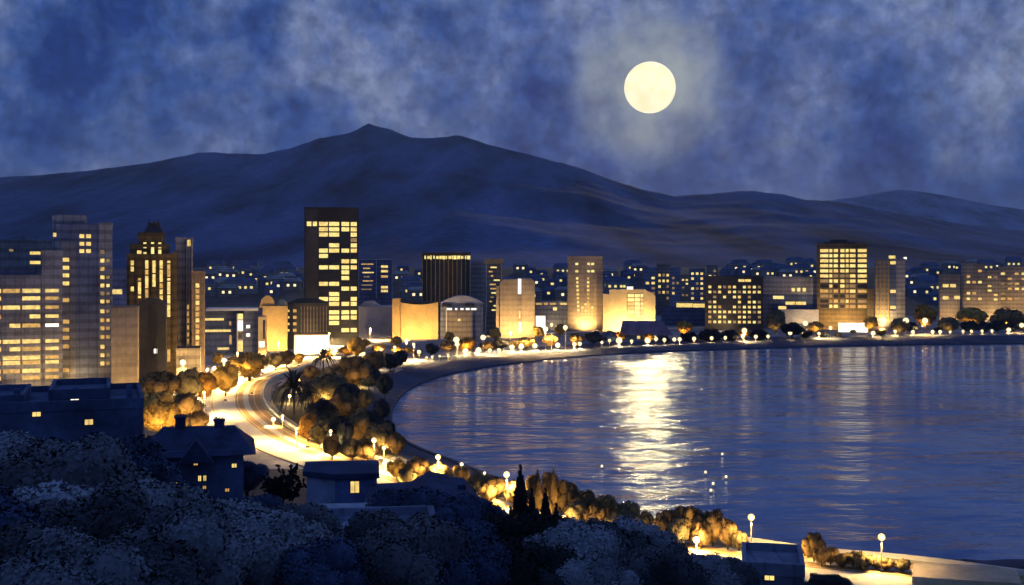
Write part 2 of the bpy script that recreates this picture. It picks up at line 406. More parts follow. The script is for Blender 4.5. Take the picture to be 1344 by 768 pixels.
# ------------------------------------------------------------------ auto labels
ORD = ['only','first','second','third','fourth','fifth','sixth','seventh','eighth','ninth','tenth','eleventh','twelfth','thirteenth','fourteenth','fifteenth','sixteenth','seventeenth','eighteenth','nineteenth','twentieth']
NUM = ['none','one','two','three','four','five','six','seven','eight','nine','ten','eleven','twelve','thirteen','fourteen','fifteen','sixteen','seventeen','eighteen','nineteen','twenty']
pending = []                                # (object, px, description, place)
def place_mid(px, py):
    a = 'left of the road'
    return a+(', near the tan block' if px < 235 else (', beside the slab tower foot' if px < 275 else (', near the white roof' if px < 350 else ', near the ochre hall')))
def place_park(px, py):
    return ('in the bend, ' + ('by the big palm' if px < 418 else ('near the middle' if px < 462 else 'near the water'))) + (', low down' if py > 530 else '')
def place_shore(px, py):
    return 'on the near shore, ' + ('above the gabled roof' if px < 660 else ('by the cypresses' if px < 760 else ('mid shore' if px < 865 else ('above the lit wall' if px < 1000 else 'at the right end'))))
def place_hill(px, py):
    return 'on the near hillside, ' + ('in the lower left corner' if px < 170 else ('below the chimneyed house' if px < 320 else ('near the bungalow' if px < 520 else ('below the gabled house' if px < 620 else ('under the cypresses' if px < 745 else 'lower right of centre')))))
def later(o, px, desc, place): pending.append((o, px, desc, place))
def finish_labels():
    by = {}
    for o, px, d, p in pending: by.setdefault((d, p), []).append((px, o))
    for (d, p), rows in by.items():
        rows.sort(key=lambda r: r[0])
        for i, (_, o) in enumerate(rows):
            o['label'] = f'{d} {p}' if len(rows) == 1 else (f'{d} {p}, leftmost' if i == 0 else (f'{d} {p}, rightmost' if i == len(rows)-1 else f'{d} {p}, {ORD[i+1]} from left'))
FAR = [(90,'by the grey left towers'),(200,'below the art deco tower'),(300,'by the white roofed offices'),(435,'below the black tower'),(500,'by the pale windowless block'),(550,'below the gold block'),
       (605,'below the finned tower'),(678,'below the clipped corner building'),(768,'below the tan tower'),(826,'below the stepped gold hall'),(900,'by the lit terrace'),(963,'below the dark office block'),
       (1038,'below the layered grey block'),(1105,'below the hotel tower'),(1169,'below the slim ribbed tower'),(1235,'by the orange tree'),(1300,'below the grey apartment blocks')]
def far_place(px): return min(FAR, key=lambda r: abs(r[0]-px))[1]

# ------------------------------------------------------------------ windows and buildings
_wcache = {}
def wmesh(w, h, mat, frame=False):
    k = (round(w*4)/4, round(h*4)/4, mat, frame)
    if k not in _wcache:
        w, h = max(k[0],0.25), max(k[1],0.25)
        mb = MB(); mb.box(-w/2, w/2, -0.07, 0.25, -h/2, h/2)
        _wcache[k] = mb.mesh('window', M[mat])
    return _wcache[k]
def window(root, x, y, z, w, h, mat, side=0):
    o = link('window', wmesh(w, h, mat), root, Vector((x,y,z))-root.location)
    if side: o.rotation_euler.z = side*math.pi/2
    return o
LIT = ['litA','litA','litB','litC']
def wpx(root, Y, x0, y0, x1, y1, mat='litA'):          # one window given by its pixels on the front face
    w = (x1-x0)*Y/F; h = (y1-y0)*Y/F
    window(root, X((x0+x1)/2, Y), Y, Z((y0+y1)/2, Y), w, h, mat)
def wgrid(root, Y, x0, x1, y0, y1, nc, nr, fw, fh, prob, dim=0.1, dark=0.0, mats=LIT, rnd=random):
    cw, rh = (x1-x0)/nc, (y1-y0)/nr
    for r in range(nr):
        for c in range(nc):
            cx, cy = x0+cw*(c+.5), y0+rh*(r+.5)
            p = prob[r] if isinstance(prob, (list,tuple)) else prob
            u = rnd.random()
            m = rnd.choice(mats) if u < p else ('litD' if u < p+dim else ('glass' if rnd.random() < dark else None))
            if m: wpx(root, Y, cx-cw*fw/2, cy-rh*fh/2, cx+cw*fw/2, cy+rh*fh/2, m)
def side_grid(root, xface, y0, y1, z0, z1, nc, nr, w, h, prob, sgn=1):
    for r in range(nr):
        for c in range(nc):
            y = y0+(y1-y0)*(c+.5)/nc; z = z1-(z1-z0)*(r+.5)/nr
            u = random.random()
            m = random.choice(LIT) if u < prob else None
            if m: window(root, xface, y, z, w, h, m, sgn)
def block(root, Y, x0, x1, ytop, mat, depth=18, name='wall', z0=None, ybot=None, parapet=True, dy=0.0):
    """one volume: front face at distance Y, from px x0 to x1, top at py ytop"""
    zb = (z0 if z0 is not None else (Z(ybot, Y) if ybot else 0.0)); zt = Z(ytop, Y)
    ox, oy, oz = root.location
    mb = MB(); a, b = X(x0,Y)-ox, X(x1,Y)-ox
    mb.box(a, b, Y+dy-oy, Y+depth-oy, zb-oz, zt-oz)
    if parapet:
        t = 0.35; e = 0.12
        mb.box(a-e, b+e, Y+dy-oy-e, Y+dy-oy+t, zt-oz-0.5, zt-oz+0.9)
        mb.box(a-e, a+t, Y+dy-oy+t, Y+depth-oy+e, zt-oz-0.5, zt-oz+0.9)
        mb.box(b-t, b+e, Y+dy-oy+t, Y+depth-oy+e, zt-oz-0.5, zt-oz+0.9)
        mb.box(a+t, b-t, Y+depth-oy-.2, Y+depth-oy+e, zt-oz-0.5, zt-oz+0.9)
    return mb.build(name, M[mat], root)
def bld(name, label, cat, Y, x0, x1, group=None):
    r = thing(name, label, cat, (X((x0+x1)/2,Y), Y, 0), group)
    r.rotation_euler.z = -math.atan2(r.location.x, Y)*.88          # facades look towards the hill across the bay
    return r
def rbox(root, name, mat, Y, x0, x1, y0, y1, d0=-0.3, d1=0.3):   # detail given by pixels, d0..d1 in depth from the face
    ox, oy, oz = root.location; mb = MB()
    mb.box(X(x0,Y)-ox, X(x1,Y)-ox, Y+d0-oy, Y+d1-oy, Z(y1,Y)-oz, Z(y0,Y)-oz)
    return mb.build(name, M[mat], root)

# --- left group
Y = 452; r = bld('office_building', 'broad grey office building behind the lower wing at the left edge', 'building', Y, -60, 62)
block(r, Y, -60, 75, 317, 'grey', 22)
for y in (332, 344.5): wpx(r, Y, 36, y-2, 49, y+2, 'litA'); wpx(r, Y, 56, y-2, 70-8, y+2, 'litC')
wpx(r, Y, 11, 327, 16, 330, 'litD')
rbox(r, 'plant_room', 'bluegrey', Y, 62-40, 40, 309, 316, 4, 10)
Y = 415; r = bld('office_building', 'grey office wing with rows of long yellow windows at the left edge', 'building', Y, -70, 66)
block(r, Y, -70, 50, 364, 'grey', 20)
block(r, Y, 50.3, 76, 331, 'grey', 20, dy=0.6)
rbox(r, 'roof_canopy', 'slate', Y, -40, 42, 352, 363, 1, 12)
yy = [382,392,404,416,428,449,459,470.5,477,488,497]
for i, y in enumerate(yy):
    for (a, b, p) in ((-40,-22,.6),(-19,1,.7),(3,24,.7),(26.5,48.5,.85)):
        if random.random() < p:
            s = 0 if random.random() < .7 else (b-a)*.4
            wpx(r, Y, a+s, y-2.6, b, y+2.6, random.choice(['litA','litA','litC']))
    wpx(r, Y-0+0.6, 55.5, y-2.2, 72, y+2.2, 'litW' if i == 4 else random.choice(['litA','litA','litC']))
for a in (2, 25, 49.7): rbox(r, 'facade_joint', 'taupe', Y, a-.5, a+.4, 366, 512, -.25, .05)

Y = 440; r = bld('tower_block', 'tall stepped grey blue tower with two narrow window columns', 'tower', Y, 75, 128)
block(r, Y, 76, 142, 297, 'bluegrey', 17)
block(r, Y-1.2, 73, 98, 316, 'grey', 12, parapet=False)
block(r, Y+1.5, 73, 113, 285, 'grey', 14, z0=55)
block(r, Y-.8, 127, 143, 294.5, 'grey', 14, name='stair_shaft')
for y in (308.5,): wpx(r, Y+.0, 100,306,104,311,'litA') if False else None
for y in (310, 320, 329.5):
    wpx(r, Y, 104, y-2.4, 110, y+2.4, 'litA'); wpx(r, Y, 112.5, y-2.4, 118, y+2.4, 'litA')
wpx(r, Y+1.5, 74, 306, 80.5, 311, 'litA'); wpx(r, Y+1.5, 82, 306, 89.5, 311, 'litA')
for y in (341,351.5,361.5,372,394,422,432.5,443,454.5,485.5,500): wpx(r, Y-1.2, 80.5, y-2.4, 90, y+2.4, 'litA' if y < 380 else 'litC')
zt = [331,342,353,364,375,385.5,396,409,421,431.5,443,456,467,478]
Yr = Y
for i, y in enumerate(zt):
    if random.random()<.85: wpx(r, Y-.8, 136.5, y-2, 140.3, y+2, random.choice(['litB','litD','litC']))
for i, y in enumerate(zt[::1]):
    wpx(r, Y-.8, 129, y-2.4, 134, y+2.4, random.choice(['litA','litC','litD']))

Y = 640; r = bld('apartment_block', 'small blue block half hidden between grey tower and art deco tower', 'building', Y, 143, 168)
block(r, Y, 141, 170, 354, 'bluegrey', 18); wpx(r, Y, 147, 380, 160, 386, 'litA'); rbox(r, 'lower_wall', 'bluegrey', Y, 141, 170, 388, 470, -.6, 0)
Y = 405; r = bld('plain_block', 'plain windowless tan block in front of art deco tower', 'building', Y, 148, 180)
block(r, Y, 147, 180, 404, 'tan', 16, parapet=False); rbox(r, 'roof_coping', 'taupe', Y, 146.6, 180.4, 402.5, 404, -.3, 16)

Y = 470; r = bld('art_deco_tower', 'brown art deco tower with pyramid crown and glowing vertical window strips', 'tower', Y, 168, 231)
block(r, Y, 168, 231, 336, 'umber', 22)
block(r, Y+2, 174, 222, 323, 'umber', 18, name='upper_stage', z0=55)
block(r, Y+3, 185, 217, 308, 'umber', 14, name='upper_stage', z0=55)
ox = r.location.x; mb = MB()
a, b = X(188,Y)-ox, X(214,Y)-ox; m_, hw = (a+b)/2, (b-a)/2
z1, z2, z3 = Z(308,Y), Z(294,Y), Z(292,Y)
mb.prism([(a,4),(b,4),(b,14),(a,14)], z1+.9, z2, top=[(m_-hw*.5,6),(m_+hw*.5,6),(m_+hw*.5,12),(m_-hw*.5,12)])
mb.box(m_-hw*.6,m_+hw*.6,5.6,12.4,z2,z2+.8)
mb.tube([(m_,9,z2+.5),(m_,9,Z(287,Y))],[.3,.05],6)
mb.box(m_-2.1,m_-1.6,6,6.5,z2+.5,z2+2.2); mb.box(m_+1.6,m_+2.1,6,6.5,z2+.5,z2+2.2)
mb.build('pyramid_crown', M['char'], r)
cols = [175,184,193,202,211,220.5]
for i, x in enumerate(cols):
    rbox(r, 'pilaster', 'umber', Y, x-3.9, x-2.9, 338, 470, -.5, .1)
    y = 342
    while y < 470:
        h = random.choice([5,8,12,18])
        if random.random() < (.8 if y < 400 else .55): wpx(r, Y, x-1.9, y, x+1.9, y+h-1.6, random.choice(['litA','litC','litA']))
        y += h
for x, y0, y1 in ((192.5,318,326),(192.5,331,337),(202,318,334),(211,318,326),(211,328,333)): wpx(r, Y+3 if y1 < 323 else Y+2, x-2, y0, x+2, min(y1,334), 'litB')
rbox(r, 'corner_pier', 'umber', Y, 225, 231, 330, 470, -.6, .1)
wpx(r, Y+2, 183, 329, 188, 335, 'litA')

Y = 428; r = bld('round_roofed_block', 'dark charcoal block with rounded roof in front of art deco tower', 'building', Y, 174, 214)
ox, oy = r.location.x, r.location.y; mb = MB(); a, b = X(180,Y)-ox, X(217,Y)-ox
n = 12; arc = [(a+(b-a)*i/n, Z(400,Y)+ (Z(391,Y)-Z(400,Y))*math.sin(math.pi*i/n)) for i in range(n+1)]
mb.yprism([(a,0),(b,0)]+arc[::-1], 0, 16); mb.build('wall', M['char'], r)
for x in (197, 200, 205): rbox(r, 'rib', 'char', Y, x-.5, x+.5, 404, 495, -.4, .1)
wpx(r, Y, 201.5, 458, 206, 464, 'litW')
Y = 485; r = bld('slab_tower', 'thin tall grey slab tower with one lit window at its top', 'tower', Y, 232, 250)
block(r, Y, 231, 243, 314, 'grey', 12); block(r, Y-.8, 243.3, 251, 315, 'taupe', 12, name='ribbed_bay')
for x in (244, 247.5, 250.5): rbox(r, 'rib', 'palegrey', Y-.8, x-.4, x+.4, 316, 470, -.5, .1)
wpx(r, Y-.9, 245, 315, 249, 323, 'litA')
for y in range(400,470,9): wpx(r, Y-.9, 245, y, 247.0, y+6, 'litC')
Y = 470; r = bld('ribbed_tower', 'narrow brown ribbed tower with a single column of amber windows', 'tower', Y, 252, 266)
block(r, Y, 251.5, 268, 359, 'brownbrick', 10)
for x in (252.7,256.2,262.2,265): rbox(r, 'rib', 'taupe', Y, x-.4, x+.4, 361, 462, -.5, .1)
for i in range(11): wpx(r, Y, 257, 372+i*7.6, 261.4, 377.5+i*7.6, 'litC' if i % 3 else 'litA')
Y = 440; r = bld('annex_building', 'small grey annex at the foot of the slab tower', 'building', Y, 232, 262); block(r, Y, 232, 262, 460, 'taupe', 14)

Y = 610; r = bld('office_pavilion', 'low slate offices with white flat roof and lit floor bands', 'building', Y, 268, 340)
block(r, Y, 264, 318, 409, 'slate', 16, parapet=False); block(r, Y-3, 318.2, 338, 408, 'bluegrey', 22, parapet=False, name='side_wing')
rbox(r, 'flat_roof', 'white', Y, 272, 338, 404.5, 407.8, -5, 18)
rbox(r, 'stair_shaft', 'white', Y-3, 309, 317, 412, 462, -1, 1)
wpx(r, Y-4, 309.7, 412, 316.3, 419, 'litB'); wpx(r, Y-4, 309.7, 421, 316.3, 434, 'litW'); wpx(r, Y-4, 309.7, 448, 316.3, 461, 'litA'); wpx(r,Y-4,310,436,316,446,'glass')
for y, a, b in ((419,270,294),(434,270,303),(457.5,286,301)): wpx(r, Y, a, y-1.6, b, y+1.6, 'litA')
wpx(r, Y, 301, 440, 304, 452, 'litC'); wpx(r, Y, 301, 422, 303.5, 427, 'litC')
for y in (429,440): wpx(r, Y-3, 321, y-2, 326, y+2, 'litW')
Y = 605; r = bld('glazed_annex', 'narrow cream annex beside the white roofed offices', 'building', Y, 338, 350)
block(r, Y, 339, 349, 416, 'cream', 14, parapet=False); wpx(r, Y, 340, 448, 347, 456, 'litW'); wpx(r, Y, 345, 420, 348, 445, 'glass')
Y = 640; r = bld('ochre_hall', 'tall ochre hall with rounded shoulder beside the white roofed offices', 'building', Y, 343, 377)
block(r, Y, 345, 377, 402, 'ochre', 18, parapet=False)
ox = r.location.x; mb = MB(); a, b = X(341,Y)-ox, X(361,Y)-ox
arc = [(a+(b-a)*i/8, Z(402,Y)+(Z(388,Y)-Z(402,Y))*math.sin(math.pi*i/8)**.5) for i in range(9)]
mb.yprism([(a,Z(404,Y)),(b,Z(404,Y))]+arc[::-1], 1, 15); mb.build('barrel_roof', M['ochre'], r)
mb = MB(); mb.sphere((X(370,Y)-ox,6,Z(400,Y)), 3.0); mb.build('dome', M['cream'], r, smooth=True)

Y = 690; r = bld('black_tower', 'tallest black tower with rows of bright yellow windows', 'tower', Y, 400, 471)
block(r, Y, 400, 470, 274, 'black', 26)
rbox(r, 'side_panel', 'char', Y, 401, 417.5, 275, 440, -.5, .1)
wpx(r, Y-.5, 403, 291, 409, 297, 'litB'); wpx(r, Y-.5, 411, 291, 416, 297, 'litB')
rows = [(294,'1111'),(301,'1111'),(308,'1101'),(315,'000d'),(322,'0101'),(329,'1111'),(336,'1000'),(343,'0011'),(351,'1111'),(357.5,'0010'),(365,'0010'),(372.6,'1100'),
        (379,'0011'),(386,'0100'),(392.5,'1101'),(399,'0111'),(410,'d111'),(417,'0111'),(424,'0100'),(433.5,'0011')]
cs = [(419,430.5),(432,445),(448,458),(460,468)]
for y, s in rows:
    for k, c in enumerate(s):
        mat = {'1':'litB' if random.random()<.75 else 'litA','0':'glass','d':'litD'}[c]
        wpx(r, Y, cs[k][0], y-2.5, cs[k][1], y+2.5, mat)
Y = 655; r = bld('ribbed_block', 'low dark ribbed block with hipped roof in front of black tower', 'building', Y, 377, 432)
block(r, Y, 377, 430, 400, 'char', 16)
ox = r.location.x; mb = MB(); a, b = X(376,Y)-ox, X(431,Y)-ox
mb.prism([(a,-.4),(b,-.4),(b,16.4),(a,16.4)], Z(400,Y)+.95, Z(392,Y), top=[(a+7,6),(b-7,6),(b-7,10),(a+7,10)]); mb.build('hipped_roof', M['black'], r)
for i in range(9): rbox(r, 'rib', 'taupe', Y, 395+i*4.1, 396+i*4.1, 402, 436, -.7, .1)
for y in (408,416.5,425,433.5): wpx(r, Y, 377.8, y-1.5, 380.5, y+1.5, 'litA'); wpx(r, Y, 385, y-2, 389.5, y+2, 'litC')

Y = 930; r = bld('glass_tower', 'blue glass tower with thin pale frame just beyond the black tower', 'tower', Y, 470, 516)
block(r, Y, 470, 515, 341, 'slate', 22)
for x in (471, 494, 514.5): rbox(r, 'frame_post', 'palegrey', Y, x-.5, x+.5, 340, 392, -.6, .1)
rbox(r, 'frame_beam', 'palegrey', Y, 470.5, 515, 340, 341.3, -.6, .1)
for i in range(7): wpx(r, Y, 474+random.random()*4, 346+i*5.5, 484+random.random()*7, 347.6+i*5.5, random.choice(['litC','litD','litA']))
for y in (350,356,363,377,382): wpx(r, Y, 500, y-1.6, 509, y+1.6, random.choice(['litA','litC']))
Y = 770; r = bld('pale_block', 'pale grey windowless block right of black tower', 'building', Y, 471, 526)
block(r, Y, 471, 525, 402, 'palegrey', 18, parapet=False)
ox = r.location.x; mb = MB(); mb.yprism([(X(472,Y)-ox,Z(402,Y)),(X(500,Y)-ox,Z(402,Y)),(X(490,Y)-ox,Z(395,Y)),(X(478,Y)-ox,Z(396,Y))],2,12); mb.build('roof_gable', M['palegrey'], r)
Y = 745; r = bld('gold_block', 'plain glowing gold block with dipped roofline below the finned tower', 'building', Y, 523, 576)
ox = r.location.x; mb = MB(); a, b = X(526,Y)-ox, X(575,Y)-ox
arc = [(a+(b-a)*i/10, Z(397,Y)+(Z(400,Y)-Z(397,Y))*math.sin(math.pi*i/10)) for i in range(11)]
mb.yprism([(a,0),(b,0)]+arc[::-1], 0, 18); mb.build('wall', M['ochre'], r)
mb = MB(); mb.box(X(515,Y)-ox, X(525.7,Y)-ox, 1, 10, 0, Z(392,Y)); mb.build('side_turret', M['ochre'], r)
rbox(r, 'roof_coping', 'char', Y+2, 527, 574, 396.5, 399.5, 0, 12)
Y = 810; r = bld('finned_tower', 'dark tower with thin gold vertical fins and lit crown band', 'tower', Y, 554, 618)
block(r, Y, 554, 617, 333, 'char', 24)
for i in range(12): rbox(r, 'fin', 'goldtrim', Y, 554.2+i*5.65, 555.0+i*5.65, 337, 400, -.9, .1)
rbox(r, 'crown_band', 'umber', Y, 553.5, 617.5, 331.5, 336, -1, .1)
x = 557
while x < 614:
    w = random.choice([2,3,4]); wpx(r, Y-1, x, 336.3-random.random(), x+w, 339.6+random.random(), 'litB'); x += w+random.choice([.6,1,2])
for k in range(9): wpx(r, Y, 566+random.randrange(8)*5.65-3.8, 372+random.random()*14, 566+random.randrange(1)*5.65-3.8+3.6, 376, 'litD') if False else None
Y = 845; r = bld('grey_slab', 'plain grey slab between finned tower and slim gold topped tower', 'building', Y, 618, 637); block(r, Y, 618, 637, 344, 'grey', 18)
Y = 800; r = bld('gold_topped_tower', 'slim grey tower with gold top storey and pale corner posts', 'tower', Y, 637, 662)
block(r, Y, 638, 660, 347, 'taupe', 18, parapet=False); rbox(r, 'top_storey', 'ochre', Y, 635.5, 661, 339.5, 346.8, -.6, 18)
for x in (638.5, 658.5): rbox(r, 'corner_post', 'white', Y, x-.5, x+.5, 347, 414, -.6, .1)
for k in range(11): a = 641+random.random()*7; wpx(r, Y, a, 350+k*5.6, a+random.choice([3,5,8]), 352+k*5.6, random.choice(['litB','litC','litD']))
Y = 750; r = bld('arched_roof_block', 'blue grey block with curved roof and a bright strip of lights', 'building', Y, 577, 636)
block(r, Y, 578, 634, 398, 'bluegrey', 18, parapet=False)
ox = r.location.x; mb = MB(); a, b = X(577,Y)-ox, X(635,Y)-ox
arc = [(a+(b-a)*i/12, Z(398,Y)+(Z(388,Y)-Z(398,Y))*math.sin(math.pi*i/12)) for i in range(13)]
mb.yprism([(a,Z(398,Y)+.02),(b,Z(398,Y)+.02)]+arc[1:-1][::-1], -1, 18.5); mb.build('curved_roof', M['palegrey'], r)
rbox(r, 'portico', 'taupe', Y, 587, 620, 407, 445, -4, .1)
for a, b in ((586,593),(597,600),(604,608),(611,616),(618,625)): wpx(r, Y-4, a, 404.5, b, 407, 'litW')
rbox(r, 'corner_post', 'white', Y, 585.5, 586.7, 407, 436, -4.4, -4.0)
for a in (580,610): rbox(r, 'roof_window', 'glass', Y-4, a, a+12, 399, 403, 2, 3.6)
wpx(r, Y-4, 600.5, 418.5, 604.5, 421.5, 'litA')
Y = 765; r = bld('chamfered_building', 'tall gold building with clipped corners and a white vertical strip', 'building', Y, 656, 702)
ox = r.location.x; mb = MB(); xs_ = [X(q,Y)-ox for q in (656,660,697,702)]
mb.yprism([(xs_[0],0),(xs_[3],0),(xs_[3],Z(370,Y)),(xs_[2],Z(366,Y)),(xs_[1],Z(367,Y)),(xs_[0],Z(371,Y))], 0, 20); mb.build('wall', M['tan'], r)
rbox(r, 'light_strip', 'litW', Y, 680, 684, 366, 386, -.3, .1); rbox(r, 'pilaster', 'taupe', Y, 679.5, 684.5, 386.5, 432, -.5, .1)
rbox(r, 'side_turret', 'tan', Y, 651, 655.7, 376, 430, 1, 10)
wpx(r, Y-.5, 681, 408, 683, 418, 'litA'); wpx(r, Y-.5, 681, 423, 684, 430, 'litW')
Y = 870; r = bld('low_offices', 'low slate offices with a lit ribbon window beneath the roof', 'building', Y, 702, 746)
block(r, Y, 702, 757, 396, 'bluegrey', 20)
for a, b in ((703,711),(714,719),(722,730),(735,744)): wpx(r, Y, a, 397.6, b, 400.2, random.choice(['litA','litC']))
wpx(r, Y, 726, 403.5, 731, 407.5, 'litB')
Y = 845; r = bld('tan_tower', 'tan square tower with two thin columns of lit windows', 'tower', Y, 745, 791)
block(r, Y, 745, 791, 338, 'tan', 24)
for y in (346.5,356): wpx(r, Y, 755, y-1.5, 759, y+1.5, 'litB'); wpx(r, Y, 771, y-1.5, 774.5, y+1.5, 'litB'); wpx(r, Y, 776, y-1.5, 780, y+1.5, 'litB')
for k in range(9): wpx(r, Y, 756+k*.2, 364+k*5.2, 759+k*.2, 367+k*5.2, random.choice(['litB','litA'])); wpx(r, Y, 770.5, 364+k*5.2, 773.5, 367+k*5.2, random.choice(['litB','litA','litC']))
for i in range(6):
    for j in range(4):
        if abs(j-1.5)/2+abs(i-2.5)/3.4 < 1.25: wpx(r, Y, 763+j*4.2, 398+i*4.2, 766+j*4.2, 401+i*4.2, random.choice(['litA','litC']))
Y = 835; r = bld('gold_hall', 'wide stepped gold hall with clipped corner and bright window grid', 'building', Y, 791, 862)
ox = r.location.x; mb = MB(); q = [X(k,Y)-ox for k in (791.5,800,847,860)]
mb.yprism([(q[0],0),(q[3],0),(q[3],Z(388,Y)),(q[2],Z(380,Y)),(q[1],Z(380,Y)),(q[1],Z(386,Y)),(q[0],Z(386,Y))], 0, 24); mb.build('wall', M['cream'], r)
rbox(r, 'roof_cabin', 'litW', Y, 823, 831, 376.5, 380, 3, 8)
rbox(r, 'lattice_frame', 'taupe', Y, 822.6, 844.6, 385, 419, -.05, .1)
for i in range(6):
    for j,(a,b) in enumerate(((824,832),(833,840),(841,844))): wpx(r, Y-.02, a, 386+i*5.4, b, 390.2+i*5.4, random.choice(['litB','litB','litA','litC']))
Y = 742; r = bld('pitched_roof_house', 'dark purple grey pitched roof boathouse on the far promenade', 'house', Y, 813, 882)
ox = r.location.x; mb = MB(); a, b = X(819,Y)-ox, X(877,Y)-ox
mb.box(a, b, 1, 15, 0, Z(438,Y)); mb.build('wall', M['navy'], r)
mb = MB(); za, zb = Z(440,Y), Z(422,Y); mb.prism([(a-3,-.4),(b+3.5,-.4),(b+3.5,16.4),(a-3,16.4)], za, zb, top=[(a-1,7.5),(b-4,7.5),(b-4,8.5),(a-1,8.5)]); mb.build('pitched_roof', mottled('purple_slate_roof',(.17,.15,.24),.3,.15) , r)
wpx(r, Y+1, 836, 441, 840, 445, 'litA'); wpx(r, Y+1, 858, 440.5, 861, 444.5, 'litB')
Y = 930; r = bld('terrace_building', 'blue building with a long lit golden roof terrace', 'building', Y, 866, 925)
block(r, Y, 868, 925, 405, 'slate', 22); rbox(r, 'terrace_canopy', 'cream', Y, 887, 925, 396.5, 398, -2, 12); 
rbox(r, 'lit_terrace', 'litA', Y, 888, 909, 398.2, 403.4, 1, 9); rbox(r, 'lit_terrace', 'litA', Y, 910, 925, 399, 403.6, 1, 9)
Y = 862; r = bld('dark_office_block', 'wide dark office block covered in small yellow windows', 'building', Y, 925, 1002)
block(r, Y, 925.5, 1001, 364, 'char', 24)
wpx(r, Y, 969, 366.5, 977, 370, 'litA'); wpx(r, Y, 978, 366.5, 985, 370, 'litA')
wgrid(r, Y, 929, 999, 373.5, 426, 11, 8, .62, .48, [.6,.7,.12,.45,.6,.75,.6,.75], .15, 0, ['litA','litA','litB','litC'])
Y = 885; r = bld('layered_block', 'grey block in three layers, pale foot and few lit windows', 'building', Y, 1002, 1073)
block(r, Y, 1002, 1073, 364.5, 'grey', 24, ybot=386); block(r, Y, 1002, 1073, 386.2, 'slate', 24, name='middle_floors', parapet=False, dy=.4)
rbox(r, 'pale_podium', 'palegrey', Y, 1025, 1073, 406, 424, -4, .3)
for a in (1039,1046,1053): wpx(r, Y, a, 378, a+4, 382.5, 'litB')
for a, b, y in ((1015,1029,390.5),(1031,1043,398),(1044,1057,398),(1022,1032,404)): wpx(r, Y+.4, a, y-2, b, y+2, 'litA' if y>392 else 'litB')
Y = 872; r = bld('hotel_tower', 'broad dark hotel tower with dense grid of yellow windows', 'tower', Y, 1073, 1138)
block(r, Y, 1073.5, 1137, 321, 'umber', 24)
rbox(r, 'roof_plant', 'char', Y, 1090, 1112, 314.5, 319.8, 4, 14); rbox(r, 'roof_plant', 'char', Y, 1083, 1122, 317.5, 320, 3, 16)
hc = [(1077.5,1088),(1089.2,1093),(1094.8,1100),(1103,1108.3),(1109.8,1113.5),(1115,1122),(1125,1136)]
pr = [1,1,.96,1,.95,.8,.85,.35,.7,.15,.6,.2]
for i in range(12):
    y = 329+i*6.65
    for a, b in hc:
        u = random.random(); m = random.choice(['litA','litB','litA']) if u < pr[i] else ('litD' if u < pr[i]+.35 else 'glass')
        if i > 7 and m == 'litA': m = 'litC'
        wpx(r, Y, a, y-2.1, b, y+2.1, m)
Y = 905; r = bld('small_annex', 'small tan annex between the hotel tower and slim ribbed tower', 'building', Y, 1136, 1150); block(r, Y, 1137.5, 1149, 381, 'tan', 16)
Y = 885; r = bld('slim_ribbed_tower', 'slim tower with gold ribs, dark glass strip and grey side', 'tower', Y, 1149, 1189)
block(r, Y, 1149, 1187, 341, 'grey', 22)
for i in range(4): rbox(r, 'rib', 'goldtrim', Y, 1150+i*5.2, 1151.6+i*5.2, 342, 424, -.9, .1)
rbox(r, 'glass_strip', 'slate', Y, 1168, 1176, 343, 408, -.2, .1)
for y in (345,382.5,403.5): wpx(r, Y-.2, 1168.5, y-2, 1175.5, y+2, 'litA')
rbox(r, 'roof_beacon', 'litA', Y, 1167, 1175, 335.5, 340, 2, 6)
rbox(r, 'roof_beacon', 'litW', Y, 1185.5, 1189, 337.5, 340.3, 2, 5)
for (a, b, t, nm, lab) in ((1234,1259,362,'apartment_block','lower left grey apartment block of the distant right group'),(1264,1291,347,'apartment_block','taller stepped grey apartment block in distant right group'),(1291.5,1312,356,'apartment_block','narrow grey apartment block in a dip of the right group'),(1312.5,1420,351,'apartment_block','wide grey apartment block running off the right edge')):
    Y = 1010; r = bld(nm, lab, 'building', Y, a, b, None); block(r, Y, a, b, t, 'taupe', 20); 
    if b < 1260:
        for q,y in ((1238,375),(1247,375),(1238,391),(1252,390.5)): wpx(r, Y, q, y-2.2, q+7, y+2.2, 'litA')
    else: wgrid(r, Y, a+4, min(b-2,1350), t+5, 396, max(2,int((min(b,1350)-a)/8)), 6, .6, .45, .42, .2, 0, ['litA','litB','litC'])

for (px0,px1,py0,py1,Y,lab) in ((387,432,440.5,466,598,'blank glowing white billboard beside the road below black tower'),(703,716,415,437,790,'blank glowing white panel left of the tan tower'),(1101,1138,424,439,838,'wide blank glowing white panel below the hotel tower')):
    r = bld('illuminated_panel', lab, 'billboard', Y, px0, px1, 'blank illuminated panels')
    rbox(r, 'bright_face', 'screen', Y, px0+.5, px1-.5, py0, py1-1, -.2, .1); rbox(r, 'housing', 'ochre', Y, px0-.6, px1+.6, py0-1.2, py1, .12, 1.2)
    for k in (.15,.85): x_ = (X(px0+(px1-px0)*k,Y))-r.location.x; MB().box(x_-.3,x_+.3,.4,1.0,0,Z(py1,Y)+.3).build('support_post', M['darksteel'], r)

# distant grey apartment clusters
DIST = [(845,862,352,1180),(862,880,347,1200),(880,893,352,1150),(893,905,362,1250),(905,925,353,1300),(928,942,349,1290),(944,958,356,1270)]
for i,(a,b,t,Y) in enumerate(DIST):
    r = bld('hillside_flats', None, 'building', Y, a, b, 'grey flats in the distance behind the lit terrace'); later(r, a, 'distant grey flats', 'behind the lit terrace')
    block(r, Y, a, b, t, 'taupe' if i%2 else 'bluegrey', 16); wgrid(r, Y, a+1, b-1, t+3, 395, max(2,int((b-a)/6)), 6, .55, .45, .36, .2, 0, ['litB','litA'])

